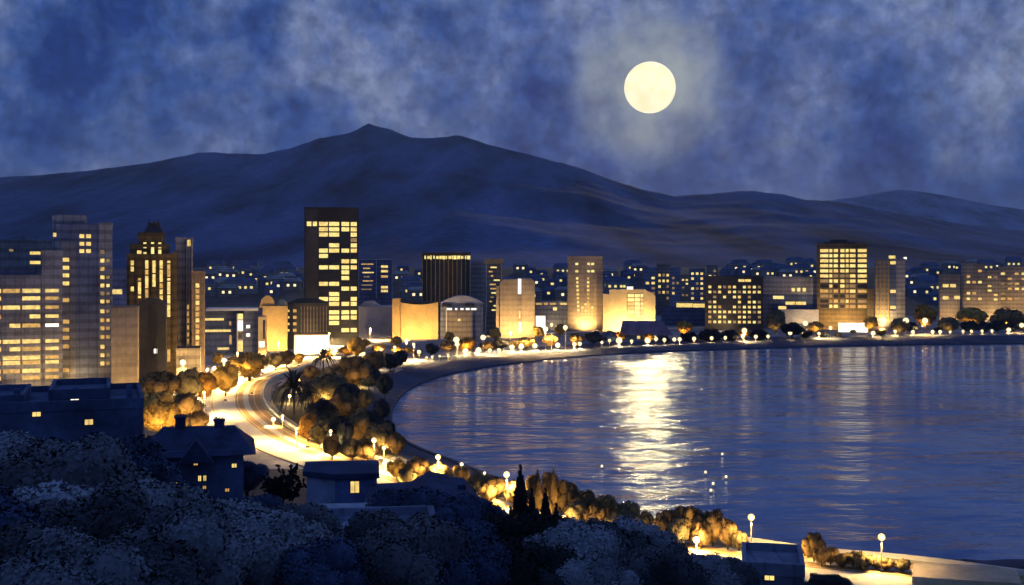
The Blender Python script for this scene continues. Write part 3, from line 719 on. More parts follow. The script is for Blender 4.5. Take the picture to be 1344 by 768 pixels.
# far hillside houses: two house types, copied
def house_proto(w, h, d, mat, roofmat, nw, lit):
    root = link('hillside_house', None)
    mb = MB(); mb.box(-w/2,w/2,0,d,-6,h); mb.build('wall', M[mat], root)
    mb = MB(); e=.8; mb.prism([(-w/2-e,-e),(w/2+e,-e),(w/2+e,d+e),(-w/2-e,d+e)], h, h+w*.2, top=[(-w/2+3,d*.45),(w/2-3,d*.45),(w/2-3,d*.55),(-w/2+3,d*.55)]); mb.build('roof', M[roofmat], root)
    for k in range(nw):
        mb = MB(); mb.box(-1.7,1.7,-.15,.2,-1.6,1.6); mb.build('window', M[lit], root, loc=((k-(nw-1)/2)*w/(nw+.6), 0, h*.58))
    return root
protos = [house_proto(18,9,12,'bluegrey','slate',1,'globeF'), house_proto(24,13,12,'taupe','grey',2,'globeF'), house_proto(16,11,12,'slate','navy',1,'litB'), house_proto(28,16,12,'grey','slate',3,'litB')]
used = set()
def copy_tree(o, parent=None):
    c = o.copy(); C.objects.link(c); c.parent = parent
    for ch in list(o.children): copy_tree(ch, c)
    return c
def far_house(px, py, k, place):
    # find the distance at which the ground shows at this pixel row, else the hill foot
    Y = None
    for yy_ in range(1230, 2250, 15):
        x_ = X(px, yy_)
        if HY-(gh(x_, yy_)-H+9)*F/yy_ <= py: Y = yy_; break
    if Y is None: Y = 2100
    o = protos[k] if k not in used else copy_tree(protos[k]); used.add(k)
    o.location = (X(px,Y), Y, gh(X(px,Y),Y)); o.rotation_euler.z = random.uniform(-.3,.3)
    tag(o, None, 'house', 'small lit houses on the far hillside')
    desc = ['blue grey house with one light','taupe house with two lights','slate house with one window','long three windowed grey house'][k]
    later(o, px, desc, place)
rh = random.Random(5)
spots = []
for (a,b,t,bt,n,pl_) in ((256,300,350,384,13,'on the hill by the ribbed tower'),(300,345,345,384,19,'on the hill above the white roof'),(345,398,344,380,20,'on the hill left of black tower'),
    (517,552,352,388,9,'behind the gap left of finned tower'),(664,745,350,388,20,'on the hill left of tan tower'),(793,845,352,378,12,'on the hill above the gold hall'),
    (955,1072,347,363,20,'on the hill left of hotel tower'),(1190,1234,350,392,16,'on the hill beyond the slim tower'),(1236,1344,346,352,7,'above the distant right apartment blocks'),(0,30,300,318,0,'x')):
    for i in range(n):
        px = a+(b-a)*(i+.5+rh.uniform(-.45,.45))/n; spots.append((px, rh.uniform(t,bt), rh.randrange(4), pl_))
for s in spots: far_house(*s)

# ------------------------------------------------------------------ trees
def crown_mesh(name, seed, leaves, lsize, lumps=7, squash=0.85, mat=None, cone=False):
    rnd = random.Random(seed); mb = MB(); L = []; NR = []
    if cone:
        for i in range(18): t = i/17; L.append((Vector((rnd.uniform(-.1,.1)*(1-t),rnd.uniform(-.1,.1)*(1-t),t*6.0-3.0)), max(.14,(.55+.45*math.sin(min(1,t*2.2+.2)*math.pi*.5)) * (1-t**1.5)**.8)))
    else:
        L.append((Vector((0,0,0)), .66))
        for i in range(lumps):
            a = 2*math.pi*i/lumps+rnd.uniform(-.3,.3); e = rnd.uniform(-.35,.62)
            L.append((Vector((math.cos(a)*.58*math.cos(e), math.sin(a)*.58*math.cos(e), math.sin(e)*.6*squash+.02)), rnd.uniform(.3,.46)))
        for i in range(3): L.append((Vector((rnd.uniform(-.3,.3),rnd.uniform(-.3,.3),.5*squash)), rnd.uniform(.28,.4)))
    for c, r in L:                                   # dense inner mass, deeply displaced
        bm = bmesh.new(); bmesh.ops.create_icosphere(bm, subdivisions=2, radius=r*.86)
        for v in bm.verts:
            n = mnoise.noise((v.co+c)*3.2+Vector((seed,0,0)))
            v.co = v.co*(1+n*.28)+c
        for f in bm.faces:
            for v in f.verts: NR.append(((v.co-c).normalized()*.8+v.co*.5).normalized())
        mb.add([v.co for v in bm.verts], [[v.index for v in f.verts] for f in bm.faces]); bm.free()
    tot = sum(r*r for c, r in L)
    for c, r in L:
        for k in range(int(leaves*r*r/tot)):
            d = Vector((rnd.gauss(0,1),rnd.gauss(0,1),rnd.gauss(0,1)+.25)).normalized()
            p = c+d*r*rnd.uniform(.85,1.06)
            q = (d+Vector((rnd.uniform(-1,1),rnd.uniform(-1,1),rnd.uniform(-1,1)))*.9).normalized()
            a = q.orthogonal().normalized(); a = (Matrix.Rotation(rnd.uniform(0,6.28),3,q) @ a); b = q.cross(a)
            s = lsize*rnd.uniform(.6,1.4)
            mb.add([p-a*s*.5-b*s*.15, p-b*s*.45+a*.1*s, p+a*s*.6, p+b*s*.42], [(0,1,2,3)])
            NR += [(d*.8+p*.4+q*.22).normalized()]*4
    me = mb.mesh(name, mat); me.polygons.foreach_set('use_smooth', [True]*len(me.polygons)); me.normals_split_custom_set(NR); return me
def trunk_mesh(seed):
    rnd = random.Random(seed); mb = MB()
    mb.tube([(0,0,-.15),(.02,0,.3),(.0,.03,.62),(.02,0,.95)],[.075,.055,.045,.03],8)
    for i in range(5):
        a = rnd.uniform(0,6.28); z = rnd.uniform(.5,.85)
        mb.tube([(0,0,z),(math.cos(a)*.12,math.sin(a)*.12,z+.15),(math.cos(a)*.28,math.sin(a)*.28,z+.28)],[.03,.022,.01],6)
    return mb.mesh('trunk', M['bark'])
TR = [trunk_mesh(i) for i in range(3)]
_cr = {}
def crown(kind, var, near):
    k = (kind, var, near)
    if k not in _cr:
        n, s = {0:(700,.17), 1:(2600,.10), 2:(14000,.05)}[near]
        _cr[k] = crown_mesh('crown', var*17+3, n, s, 7+var%3, .8+.1*(var%3), LEAF[kind])
    return _cr[k]
TD = {'dusk':'charcoal grey tree','gold':'golden lamplit round tree','orange':'orange lamplit tree','brown':'brown round crowned tree','olive':'olive tree','dark':'dark green black tree','slate':'blue grey tree','navy':'blue black tree','black':'black silhouetted tree'}
def tree(x, y, rad, ztop, kind, px, place, near=0, squash=1.0, group='trees along the bay shore'):
    zb = gh(x, y); rz = rad*squash
    r = tag(link('tree', None, None, (x,y,zb)), None, 'tree', group)
    t = link('trunk', random.choice(TR), r); hh = max(1.5, ztop-rz*.9-zb); t.scale = (max(2.,rad*1.0),max(2.,rad*1.0), hh)
    c = link('crown', crown(kind, random.randrange(3), near), r, (0,0,ztop-zb-rz*.95)); c.scale = (rad,rad,rz); c.rotation_euler.z = random.uniform(0,6.28)
    later(r, px, TD[kind], place)
    return r
def tree_px(px, ytop, ybase, hw, kind, place=None, near=0, group='trees along the far waterfront'):
    p = GP(px, ybase); rad = hw*p.y/F; zt = Z(ytop, p.y)
    sq = min(1.8, max(.75, (zt-GZ)*.56/rad))
    tree(p.x, p.y, rad, zt, kind, px, place or far_place(px), near, sq, group)

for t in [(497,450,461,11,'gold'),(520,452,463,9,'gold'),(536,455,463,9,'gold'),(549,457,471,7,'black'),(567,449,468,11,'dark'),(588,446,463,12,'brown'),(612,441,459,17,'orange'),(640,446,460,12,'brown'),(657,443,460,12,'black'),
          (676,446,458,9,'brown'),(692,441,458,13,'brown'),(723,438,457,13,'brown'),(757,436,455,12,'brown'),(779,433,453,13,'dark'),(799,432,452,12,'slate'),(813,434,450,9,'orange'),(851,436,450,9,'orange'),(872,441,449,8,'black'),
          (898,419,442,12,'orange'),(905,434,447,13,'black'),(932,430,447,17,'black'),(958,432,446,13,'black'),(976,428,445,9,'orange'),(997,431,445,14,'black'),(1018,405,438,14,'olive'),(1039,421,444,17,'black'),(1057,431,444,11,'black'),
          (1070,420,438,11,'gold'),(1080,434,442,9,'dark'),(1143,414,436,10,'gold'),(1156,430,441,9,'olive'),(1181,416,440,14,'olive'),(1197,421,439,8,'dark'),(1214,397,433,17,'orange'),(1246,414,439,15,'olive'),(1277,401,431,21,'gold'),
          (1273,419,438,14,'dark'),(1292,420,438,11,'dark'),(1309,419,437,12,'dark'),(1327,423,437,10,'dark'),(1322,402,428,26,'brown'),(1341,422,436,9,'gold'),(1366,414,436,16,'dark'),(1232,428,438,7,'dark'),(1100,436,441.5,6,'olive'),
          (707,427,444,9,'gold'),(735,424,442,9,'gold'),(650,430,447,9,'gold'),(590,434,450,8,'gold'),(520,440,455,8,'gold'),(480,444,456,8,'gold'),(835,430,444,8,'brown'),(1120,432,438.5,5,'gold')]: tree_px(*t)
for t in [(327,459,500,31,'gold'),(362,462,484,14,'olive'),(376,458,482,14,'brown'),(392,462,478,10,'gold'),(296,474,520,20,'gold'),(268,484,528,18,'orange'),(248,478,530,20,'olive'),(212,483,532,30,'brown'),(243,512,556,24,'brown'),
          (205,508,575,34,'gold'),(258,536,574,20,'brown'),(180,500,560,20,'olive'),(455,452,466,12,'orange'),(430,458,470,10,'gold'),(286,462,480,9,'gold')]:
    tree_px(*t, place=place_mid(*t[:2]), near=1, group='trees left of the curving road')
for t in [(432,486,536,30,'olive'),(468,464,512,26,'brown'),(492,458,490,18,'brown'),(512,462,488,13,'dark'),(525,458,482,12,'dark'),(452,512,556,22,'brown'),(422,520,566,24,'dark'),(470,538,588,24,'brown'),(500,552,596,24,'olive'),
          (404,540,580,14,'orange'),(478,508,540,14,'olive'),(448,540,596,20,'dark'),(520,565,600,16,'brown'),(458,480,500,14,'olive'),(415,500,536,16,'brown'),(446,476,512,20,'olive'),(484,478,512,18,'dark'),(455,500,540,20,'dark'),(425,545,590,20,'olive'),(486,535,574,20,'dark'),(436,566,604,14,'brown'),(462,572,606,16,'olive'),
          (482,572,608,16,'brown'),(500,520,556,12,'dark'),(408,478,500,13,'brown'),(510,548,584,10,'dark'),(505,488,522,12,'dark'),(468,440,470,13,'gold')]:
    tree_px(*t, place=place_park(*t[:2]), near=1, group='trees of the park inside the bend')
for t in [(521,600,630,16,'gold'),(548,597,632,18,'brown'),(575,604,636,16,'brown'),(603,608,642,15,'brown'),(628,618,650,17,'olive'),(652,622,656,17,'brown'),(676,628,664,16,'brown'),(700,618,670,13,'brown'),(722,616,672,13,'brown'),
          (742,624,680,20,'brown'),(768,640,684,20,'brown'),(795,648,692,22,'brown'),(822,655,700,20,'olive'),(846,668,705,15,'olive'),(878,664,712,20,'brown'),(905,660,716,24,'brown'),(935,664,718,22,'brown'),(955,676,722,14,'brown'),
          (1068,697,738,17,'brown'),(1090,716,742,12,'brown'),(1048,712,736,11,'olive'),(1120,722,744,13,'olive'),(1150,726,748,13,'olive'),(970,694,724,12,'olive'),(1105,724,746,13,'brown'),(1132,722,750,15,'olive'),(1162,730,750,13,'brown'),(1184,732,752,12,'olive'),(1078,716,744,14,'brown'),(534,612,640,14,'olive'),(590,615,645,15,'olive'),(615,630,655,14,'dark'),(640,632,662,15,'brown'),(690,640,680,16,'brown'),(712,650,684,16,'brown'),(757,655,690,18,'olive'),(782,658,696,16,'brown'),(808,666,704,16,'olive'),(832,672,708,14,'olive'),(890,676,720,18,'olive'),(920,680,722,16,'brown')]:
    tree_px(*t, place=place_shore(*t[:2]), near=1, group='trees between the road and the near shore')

UPL = [(588,463,2500),(612,459,5000),(640,460,2500),(692,458,3500),(723,457,3500),(757,455,2500),(813,450,4500),(851,450,4500),(898,442,6000),(976,445,4000),(1018,438,3000),(1070,438,5000),(1143,436,5000),(1181,440,2500),(1214,433,9000),(1246,439,2500),(1277,431,11000),(1322,428,7000),(497,461,5000),(520,463,5000),
  (330,515,12000),(296,524,9000),(268,531,9000),(248,533,5000),(212,535,3500),(243,559,5000),(205,578,10000),(258,577,5000),(362,485,5000),(392,480,6000),(455,467,5000),(432,492,5000),(468,514,3500),(432,538,2500),(404,583,3000),(478,542,2500),
  (500,599,3500),(470,590,3000),(521,633,3500),(552,636,3500),(603,645,3000),(652,658,2500),(700,672,3000),(742,683,3500),(795,694,2500),(846,707,1500),(905,718,2000),(935,720,1500),(1068,740,1200)]
lawn_px = [(372,560),(352,540),(356,520),(372,503),(410,488),(450,474),(500,462),(520,468),(500,480),(484,498),(478,520),(486,545),(510,575),(520,598),(500,606),(450,596),(405,578)]
mb = MB(); lp_ = [GP(a,b,GZ+.12) for a,b in lawn_px]; mb.add(lp_, [tuple(range(len(lp_)))])
tag(mb.build('lawn', mottled('dark_park_grass',(.05,.045,.025),.5,.15)), kind='structure')
# cypresses, conical and black
CY = crown_mesh('crown', 5, 5000, .22, cone=True, mat=LEAF['black'])
CYB = crown_mesh('crown', 9, 5000, .22, cone=True, mat=LEAF['brown'])
def cypress(px, ytop, hw, Y, me, lab, hgt):
    x = X(px,Y); zt = Z(ytop,Y); zb = gh(x,Y); r = tag(link('cypress_tree', None, None, (x,Y,zb)), lab, 'cypress', 'slender cypresses')
    s = hw*Y/F; h = zt-zb-1.0
    c = link('crown', me, r, (0,0,1.0+h/2)); c.scale = (s,s,h/6.3)
    mb = MB(); mb.tube([(0,0,-.4),(0,0,2.5)],[.28,.2],8); mb.build('trunk', M['bark'], r)
cypress(683,609,16,150,CY,'tallest black cypress beside the lamp on the near shore',16)
cypress(698,640,12,146,CY,'second black cypress just right of the tallest one',12)
cypress(716,640,13,148,CY,'third black cypress in the row, pointed and narrow',12)
cypress(730,660,12,142,CY,'shortest black cypress at right end of the row',9)
cypress(670,664,12,138,CY,'low black cypress at left end of the row',9)
cypress(706,615,8,205,CYB,'pale brown cypress behind the black ones, left of a pair',9)
cypress(727,614,8,207,CYB,'pale brown cypress behind the black ones, right of a pair',9)

# palms and bushes with separate leaves
def palm_mesh(seed, n, ln):
    n = int(n*1.6); rnd = random.Random(seed); mb = MB()
    for i in range(n):
        a = 2*math.pi*i/n+rnd.uniform(-.2,.2); e = rnd.uniform(.1,1.35); pts=[]; l = ln*rnd.uniform(.8,1.1)
        for k in range(6):
            t = k/5; el = e-1.1*t*t*(1.2-e*.6)
            pts.append(Vector((math.cos(a)*l*t*math.cos(max(el,-.3)), math.sin(a)*l*t*math.cos(max(el,-.3)), l*t*math.sin(el))))
        side = Vector((-math.sin(a),math.cos(a),0))
        for k in range(5):
            w0, w1 = .34*(1-k/5)*ln*.25+.05, .34*(1-(k+1)/5)*ln*.25+.01
            mb.add([pts[k]-side*w0, pts[k]+side*w0, pts[k+1]+side*w1, pts[k+1]-side*w1], [(0,1,2,3)])
    return mb.mesh('fronds', LEAF['dark'])
def palm(px, ycrown, ybase, ln, lab):
    p = GP(px,ybase); zc = Z(ycrown,p.y); r = tag(link('palm_tree', None, None, p), lab, 'palm tree', 'palms inside the road bend')
    link('fronds', palm_mesh(int(px), 34, ln), r, (0,0,zc-GZ)); mb = MB(); mb.tube([(0,0,-.3),(.15,0,(zc-GZ)*.5),(0,0,zc-GZ+.2)],[.4,.3,.26],8); mb.build('trunk', M['bark'], r)
palm(386,510,545,10.5,'big dark spiky palm against the glowing road bend')
palm(424,470,488,8.0,'smaller dark spiky palm farther up the road bend')
palm(404,520,548,6.0,'low dark palm close behind the big spiky one')

# ------------------------------------------------------------------ lamps
def lamp_light(parent, loc, power, col=(1.0,.62,.22), rad=.3):
    ld = bpy.data.lights.new('lamp_light', 'POINT'); ld.energy = power; ld.color = col; ld.shadow_soft_size = rad
    return link('lamp_light', ld, parent, loc)
def down_light(parent, loc, power, ang=150, col=(1.0,.62,.22), rad=.3):
    ld = bpy.data.lights.new('lamp_light', 'SPOT'); ld.energy = power; ld.color = col; ld.shadow_soft_size = rad
    ld.spot_size = math.radians(ang); ld.spot_blend = .35
    return link('lamp_light', ld, parent, loc)
def floodlight(px, Yf, power, label, dist=15, up=.75, ang=150):  # added spots that gild facades and trees without streaking the water
    x = X(px, Yf-dist)
    r = thing('floodlight', label, 'floodlight', (x, Yf-dist, gh(x, Yf-dist)), 'added fill lights at the foot of the buildings')  # each floodlight is an added fill light that gilds the scene
    MB().box(-.5,.5,-.3,.2,.5,1.0).build('housing', M['darksteel'], r); MB().box(-.42,.42,.2,.24,.56,.94).build('lens', M['litW'], r)
    MB().box(-.58,-.51,-.05,.1,0,.8).build('bracket', M['darksteel'], r); MB().box(.51,.58,-.05,.1,0,.8).build('bracket', M['darksteel'], r)
    ld = bpy.data.lights.new('fill_spot', 'SPOT'); ld.energy = power; ld.color = (1.0,.62,.24); ld.spot_size = math.radians(ang); ld.spot_blend = 1.0; ld.shadow_soft_size = .5
    o = link('fill_spot', ld, r, (0,.6,1.0)); o.rotation_euler = (math.radians(90)+math.atan(up), 0, 0)
    return r
def street_lamp(px, yhead, ybase, power, lab, rg=.38):
    p = GP(px, ybase); h = Z(yhead, p.y)-GZ
    r = thing('street_lamp', lab, 'street lamp', p, 'tall globe street lamps of the coast road')
    mb = MB(); mb.tube([(0,0,0),(0,0,.5),(0,0,.55),(0,0,h-rg)],[.2,.18,.11,.08],10); mb.build('pole', M['steel'], r)
    mb = MB(); mb.tube([(0,0,h-rg-.12),(0,0,h-rg+.04)],[.2,.26],12); mb.build('collar', M['darksteel'], r)
    mb = MB(); mb.sphere((0,0,h), rg, 20, 12); mb.build('globe', M['globe'], r, smooth=True)
    down_light(r, (0,0,h-rg-.35), power*5.5, 165)
    lamp_light(r, (0,-rg-.3,h), power*.35)
    return r
street_lamp(371,546,580,3500,'short street lamp highest up the bend of the road')
street_lamp(389,563,588,3500,'street lamp second highest up the bend, by an orange tree')
street_lamp(434,566,602,4500,'slender street lamp on the bend, above the blue box house')
street_lamp(491,578,616,5500,'bright street lamp right behind the blue box house',.62)
street_lamp(575,600,640,5500,'bright street lamp above the dark gabled roof',.58)
street_lamp(665,623,668,5500,'bright street lamp just left of the tallest cypress',.62)
street_lamp(986,679,731,1800,'bright street lamp above the flat roofed house with one window',.55)
street_lamp(1157,705,752,1500,'bright street lamp nearest the lower right corner by sandy quay',.54)

for k, (px, ybase, lab) in enumerate([(286,582,'added street lamp on outer kerb beside the chimneyed house roof'),(268,548,'added street lamp on outer kerb at the widest of the bend'),(272,512,'added street lamp on outer kerb where the bend turns away'),
        (312,486,'added street lamp on outer kerb before the big golden tree'),(366,470,'added street lamp on outer kerb nearest the bright billboard'),(432,455,'added street lamp on outer kerb below the foot of the black tower'),(486,447,'added street lamp on outer kerb below the pale windowless block')]):
    p = GP(px, ybase); street_lamp(px, HY-(11.0-H)*F/p.y, ybase, [9000,14000,20000,30000,36000,36000,34000][k], lab, .4)  # these outer kerb lamps are added to brighten the road
GM = {}; PW = 4.0; PT = .010
def globe_mesh(rg, mat):
    k = (round(rg,1), mat)
    if k not in GM:
        mb = MB(); mb.sphere((0,0,0), k[0], 12, 8); me = mb.mesh('globe', M[mat]); me.polygons.foreach_set('use_smooth',[True]*len(me.polygons)); GM[k] = me
    return GM[k]
mbq = MB(); mbq.tube([(0,0,-.5),(0,0,1)],[.13,.08],8); POST = mbq.mesh('post', M['steel'])
def globe_lamp(px, py, ybase, rpx, power, place, mat='globeF', desc='small round globe lamp', group='small globe lamps of the city'):
    p = GP(px, ybase); h = max(2.2, Z(py,p.y)-GZ); rg = max(.3, rpx*p.y/F)
    r = tag(link('globe_lamp', None, None, p), None, 'lamp', group)
    o = link('post', POST, r); o.scale = (1,1,max(.5,h-rg*.8)); link('globe', globe_mesh(rg, mat), r, (0,0,h))
    if power:
        down_light(r, (0,0,h-rg-.1), power*PW, 156, rad=.4)
        lamp_light(r, (0,-rg-.5,h+.2), power*PT, rad=.4)
    later(r, px, desc, place); return r
def sp(px): return float(np.interp(px,[480,560,600,640,700,740,800,860,940,1000,1073,1200,1344],[480,472,467,463,459,457.5,453.5,451,448,446,443.5,440,437.5]))
for px, py, rr, pw in [(500,459,2,9000),(518,456,2,9000),(533,447,2.5,16000),(550,462,2.5,9000),(543,452,2,9000),(516,470,2.5,3000),(526,472,2.5,3000),(560,473,1.5,0),(567,472,1.5,800),(577,471,1.5,0),(588,470,1.5,800),(599,446,4,16000),(600,452,3,6000),
        (611,464,3.5,9000),(628,463,3.8,9000),(634,443,3.5,14000),(643,463,2.5,6000),(655,463,2.5,3000),(672,459,3.2,9000),(684,456,3.4,9000),(702,455,3,8000),(732,456,3.2,8000),(754,454,2.6,4000),(761,452,2.6,7000),
        (670,437,3,18000),(683,432,3,18000),(716,432,3.4,18000),(724,426,2,12000),(742,430,3,16000),(790,450,1.8,600),(800,447,2,600),(812.5,447,4.2,11000),(829,449,2,800),(850,447,4,11000),(861,445,2.4,1500),(872,447,2.4,1200),
        (885,447,2.6,900),(892,446.5,2.6,900),(911,446,2.6,900),(934,445,2.4,800),(952,445.5,2.2,600),(977,434,3.6,9000),(975,441,2.8,2500),(992,442,2.6,700),(1008,443,2.2,500),(1037,437,2.8,1200),(1052,435.5,2.8,1200),(1057,424.5,3.2,9000),
        (1075,438,2,9000),(1090,430,2,12000),(1146,438,3,3000),(1159,421,5,16000),(1189,421,3.8,4000),(1198,436,2.4,3000),(1175,435,2,2500),(1214,421,3.8,14000),(1224,437,2.2,1500),(1234,436.5,2.2,1500),(1247,437,1.8,800),(1264,435,1.8,600),(1275,436,1.8,700),(1289,435.5,1.8,700),(1302,436,1.8,500),(1324,433,2.8,2500),(1341,427,3,6000),
        (1338,363,0,0)]:
    if rr: globe_lamp(px, py, max(sp(px), py+2.0), rr, pw, far_place(px))
PW = 2.6; PT = .9
for px, py, yb, rr, pw in [(455,461,466,3,9000),(474,452,464,2.6,12000),(440,460,470,3,12000),(349,472,486,3.6,14000),(367,466,480,3,14000),(377,463,474,3,9000),(323,482,497,3.5,14000),(312,490,503,3.4,9000),(282,484,503,3.6,9000),(294,473,486,3.2,8000),
        (240,476,510,4,2500),(242,491,520,5.2,5000),(253,503,524,4.2,6000),(262,513,528,4.4,9000),(198,498,520,5.2,3000),(172,518,540,2.6,1500),(212,549,578,5.2,9000),(216,524,545,2,600),(263,545,560,3,7000),(400,457,470,2.5,14000),(420,461,471,2,9000),(300,500,510,2.5,9000)]:
    globe_lamp(px, py, yb, rr, pw, place_mid(px,py), 'globeW' if rr > 4 else 'globeF', 'round globe lamp', 'globe lamps left of the curving road')
PW = 1.5; PT = .8
for px, py, yb, rr, pw in [(415,515,528,2.6,1500),(404,516,528,2.4,1500),(434,513,527,3.2,2500),(425,527,538,3,2500),(419,538,548,2.6,1500),(421,543,552,3,2500),(444,496,506,3,2500),(457,496,506,3,2500),(470,498,508,4.2,3500),(483,498,508,2.4,1000),(452,517,527,2.4,800),
        (433,551,562,2.4,800),(464,554,565,2.4,900),(473,570,578,2,600),(410,556,566,2.4,1500),(424,588,597,3.6,3500),(359,551,560,3,3500),(504,588,600,2.6,1200),(443,595,603,2,500),(392,500,511,2.6,4000),(380,520,530,2.2,2500),(498,475,486,3.0,1500),(489,470,480,2.4,1500),(505,612,622,3.2,2500)]:
    globe_lamp(px, py, yb, rr, pw, place_park(px,py), 'globeF', 'white globe lamp', 'globe lamps of the park')
for px, py, yb, rr, pw in [(606,612,622,2.2,500),(628,631,640,3,700),(636,625,634,2,400),(623,645,654,4,2500),(709,678,690,2.5,900),(740,684,694,2,1500),(914,713,726,5,3500),(848,693,703,2.4,800),(868,681,690,2.6,300),(1075,728,738,3,1500),(1068,724,734,2.4,600),(868,706,712,2.2,600),(1040,735,741,2,900)]:
    globe_lamp(px, py, yb, rr, pw, place_shore(px,py), 'globeW', 'low white globe lamp', 'low globe lamps on the near shore')

for px, Yf, pw, lab, *k in [(161,405,16000,'added fill light below the plain tan block'),(247,440,14000,'added fill light below the small grey annex'),(257,470,9000,'added fill light below the brown ribbed tower',6,2.5),
    (352,640,34000,'left added fill light below the ochre hall'),(366,640,34000,'right added fill light below the ochre hall'),(455,690,40000,'floodlight below the black tower'),(410,655,9000,'added fill light below the ribbed block'),  # the one below the black tower is an added fill light too
    (536,745,45000,'left added fill light below the gold block'),(562,745,45000,'right added fill light below the gold block'),(604,745,9000,'added fill light below the arched roof block'),
    (668,765,55000,'left added fill light below the clipped corner building'),(690,765,55000,'right added fill light below the clipped corner building'),(730,870,16000,'added fill light below the low ribbon windowed offices'),
    (768,845,70000,'floodlight below the tan tower',8,2.0),(805,835,75000,'left added fill light below the gold hall',11),(832,835,75000,'middle added fill light below the gold hall',11),(852,835,60000,'right added fill light below the gold hall',11),  # the one below the tan tower is an added fill light too
    (950,862,22000,'floodlight below the dark office block'),(1095,872,60000,'left added fill light below the hotel tower'),(1122,872,60000,'right added fill light below the hotel tower'),(1050,885,12000,'added fill light below the layered block'),  # the one below the dark office block is an added fill light too
    (1160,885,60000,'floodlight below the slim ribbed tower',8,2.0),(1143,905,20000,'added fill light below the small tan annex'),(1250,1010,30000,'left added fill light below the distant flats',14),(1300,1010,45000,'middle added fill light below the distant flats',14),(1335,1010,45000,'right added fill light below the distant flats',14),  # the one below the slim ribbed tower is an added fill light too
    (30,415,9000,'left added fill light below the grey office wing',8,1.5),(60,415,9000,'right added fill light below the grey office wing',8,1.5),(100,440,7000,'added fill light below the stepped tower',8,2.0),(196,470,12000,'floodlight below the art deco tower',10,2.2)]:  # the one below the art deco tower is an added fill light too
    floodlight(px, Yf, pw*.62, lab, *k)

for px, yb, pw in UPL:
    p = GP(px, yb); r = floodlight(px, p.y, pw, None, 9, .45, 120); r.name = 'added_tree_uplight'; r['category'] = 'added_uplight'; r['group'] = 'added uplights under the trees'; later(r, px, 'added tree light', far_place(px) if yb < 468 else (place_mid(px,yb) if px < 400 else (place_park(px,yb) if yb < 600 and px < 515 else place_shore(px,yb))))  # fixtures added to turn the tree crowns gold
# made-up lit buoys standing in for bright specks on the water
for px, py in ((948,598),(926,622),(953,628),(936,637),(933,646),(790,614),(1037,472),(1211,461),(905,455)):
    p = GP(px,py,0.3); p.z = 0; r = tag(link('sparkle_buoy', None, None, p), None, 'sparkle_buoy', 'glowing specks on the bay')
    mb = MB(); mb.tube([(0,0,-.3),(0,0,.35),(0,0,.5)],[.5,.5,.15],12); mb.build('speck_body', M['white'], r)
    mb = MB(); mb.sphere((0,0,.75),.32,10,8); mb.build('light', M['globeF'], r, smooth=True)
    later(r, px, 'small white glowing speck', 'floating on the bay')

# ------------------------------------------------------------------ foreground
def nearwin(root, Y, x0, y0, x1, y1, mat='litA'):
    w, h = (x1-x0)*Y/F, (y1-y0)*Y/F; c = Vector((X((x0+x1)/2,Y), Y, Z((y0+y1)/2,Y)))-root.location
    mb = MB(); mb.box(-w/2,w/2,-.03,.1,-h/2,h/2); wn = mb.build('window', M[mat], root, c)
    mb = MB(); t=.06
    for a in ((-w/2-t,w/2+t,h/2,h/2+t),(-w/2-t,w/2+t,-h/2-t,-h/2),(-w/2-t,-w/2,-h/2,h/2),(w/2,w/2+t,-h/2,h/2),(-.025,.025,-h/2,h/2)): mb.box(a[0],a[1],-.08,.05,a[2],a[3])
    mb.build('frame', M['darksteel'], wn); return wn
Y = 150; r = bld('flat_roofed_building', 'large navy flat roofed building at lower left with few amber windows', 'building', Y, -60, 182)
block(r, Y, -60, 181, 523, 'navy', 22, z0=5); block(r, Y+3, 75, 149, 508, 'navy', 16, name='roof_storey', z0=25); block(r, Y+2, -60, 40, 513, 'navy', 15, name='roof_storey', z0=25)
for x, y in ((49,518,),(113,544),(14,572),(34.5,572),(61,580)): nearwin(r, Y if y > 530 else Y, x-5, max(y,530)-3.5, x+5, max(y,530)+3.5, 'litA')
nearwin(r, Y+3, 101, 511, 111, 515.5, 'litW')
rbox(r, 'gutter_pipe', 'ochre', Y, 181.2, 182.6, 530, 606, -.2, .3)
for k,x in enumerate((20,95,135,165)): a = X(x,Y)-r.location.x; MB().box(a-.4,a+.4,8,9,Z(523,Y),Z(523,Y)+1.9).build('roof_vent', M['navy'], r)

Y = 122; r = bld('chimneyed_house', 'old navy house with two tall chimneys and tiny lit windows', 'house', Y, 190, 330)
ox = r.location.x
mb = MB(); a, b = X(196,Y)-ox, X(318,Y)-ox; mb.box(a,b,0,10,10,Z(592,Y)); mb.build('wall', M['navy'], r)
mb = MB(); a2, b2 = X(184,Y)-ox, X(334,Y)-ox; zt_, ze = Z(568,Y), Z(598,Y)
mb.prism([(a2,-.9),(b2,-.9),(b2,10.9),(a2,10.9)], ze, zt_, top=[(X(212,Y)-ox,4.5),(X(306,Y)-ox,4.5),(X(306,Y)-ox,5.5),(X(212,Y)-ox,5.5)])
mb.yprism([(X(236,Y)-ox,Z(604,Y)),(X(280,Y)-ox,Z(604,Y)),(X(258,Y)-ox,Z(574,Y))], -2.2, 5); mb.build('roof', M['rooftile'], r)
for x, yt in ((235,551),(286,556)):
    mb = MB(); c = X(x,Y)-ox; w = .55; mb.box(c-w,c+w,4.2,5.5,Z(590,Y),Z(yt+2,Y)); mb.box(c-w-.12,c+w+.12,4.08,5.62,Z(yt+4,Y),Z(yt+2,Y)+.05)
    for d in (-.33,0,.33): mb.tube([(c+d,4.85,Z(yt+2,Y)),(c+d,4.85,Z(yt-1,Y))],[.13,.1],8)
    mb.build('chimney', M['rooftile'], r)
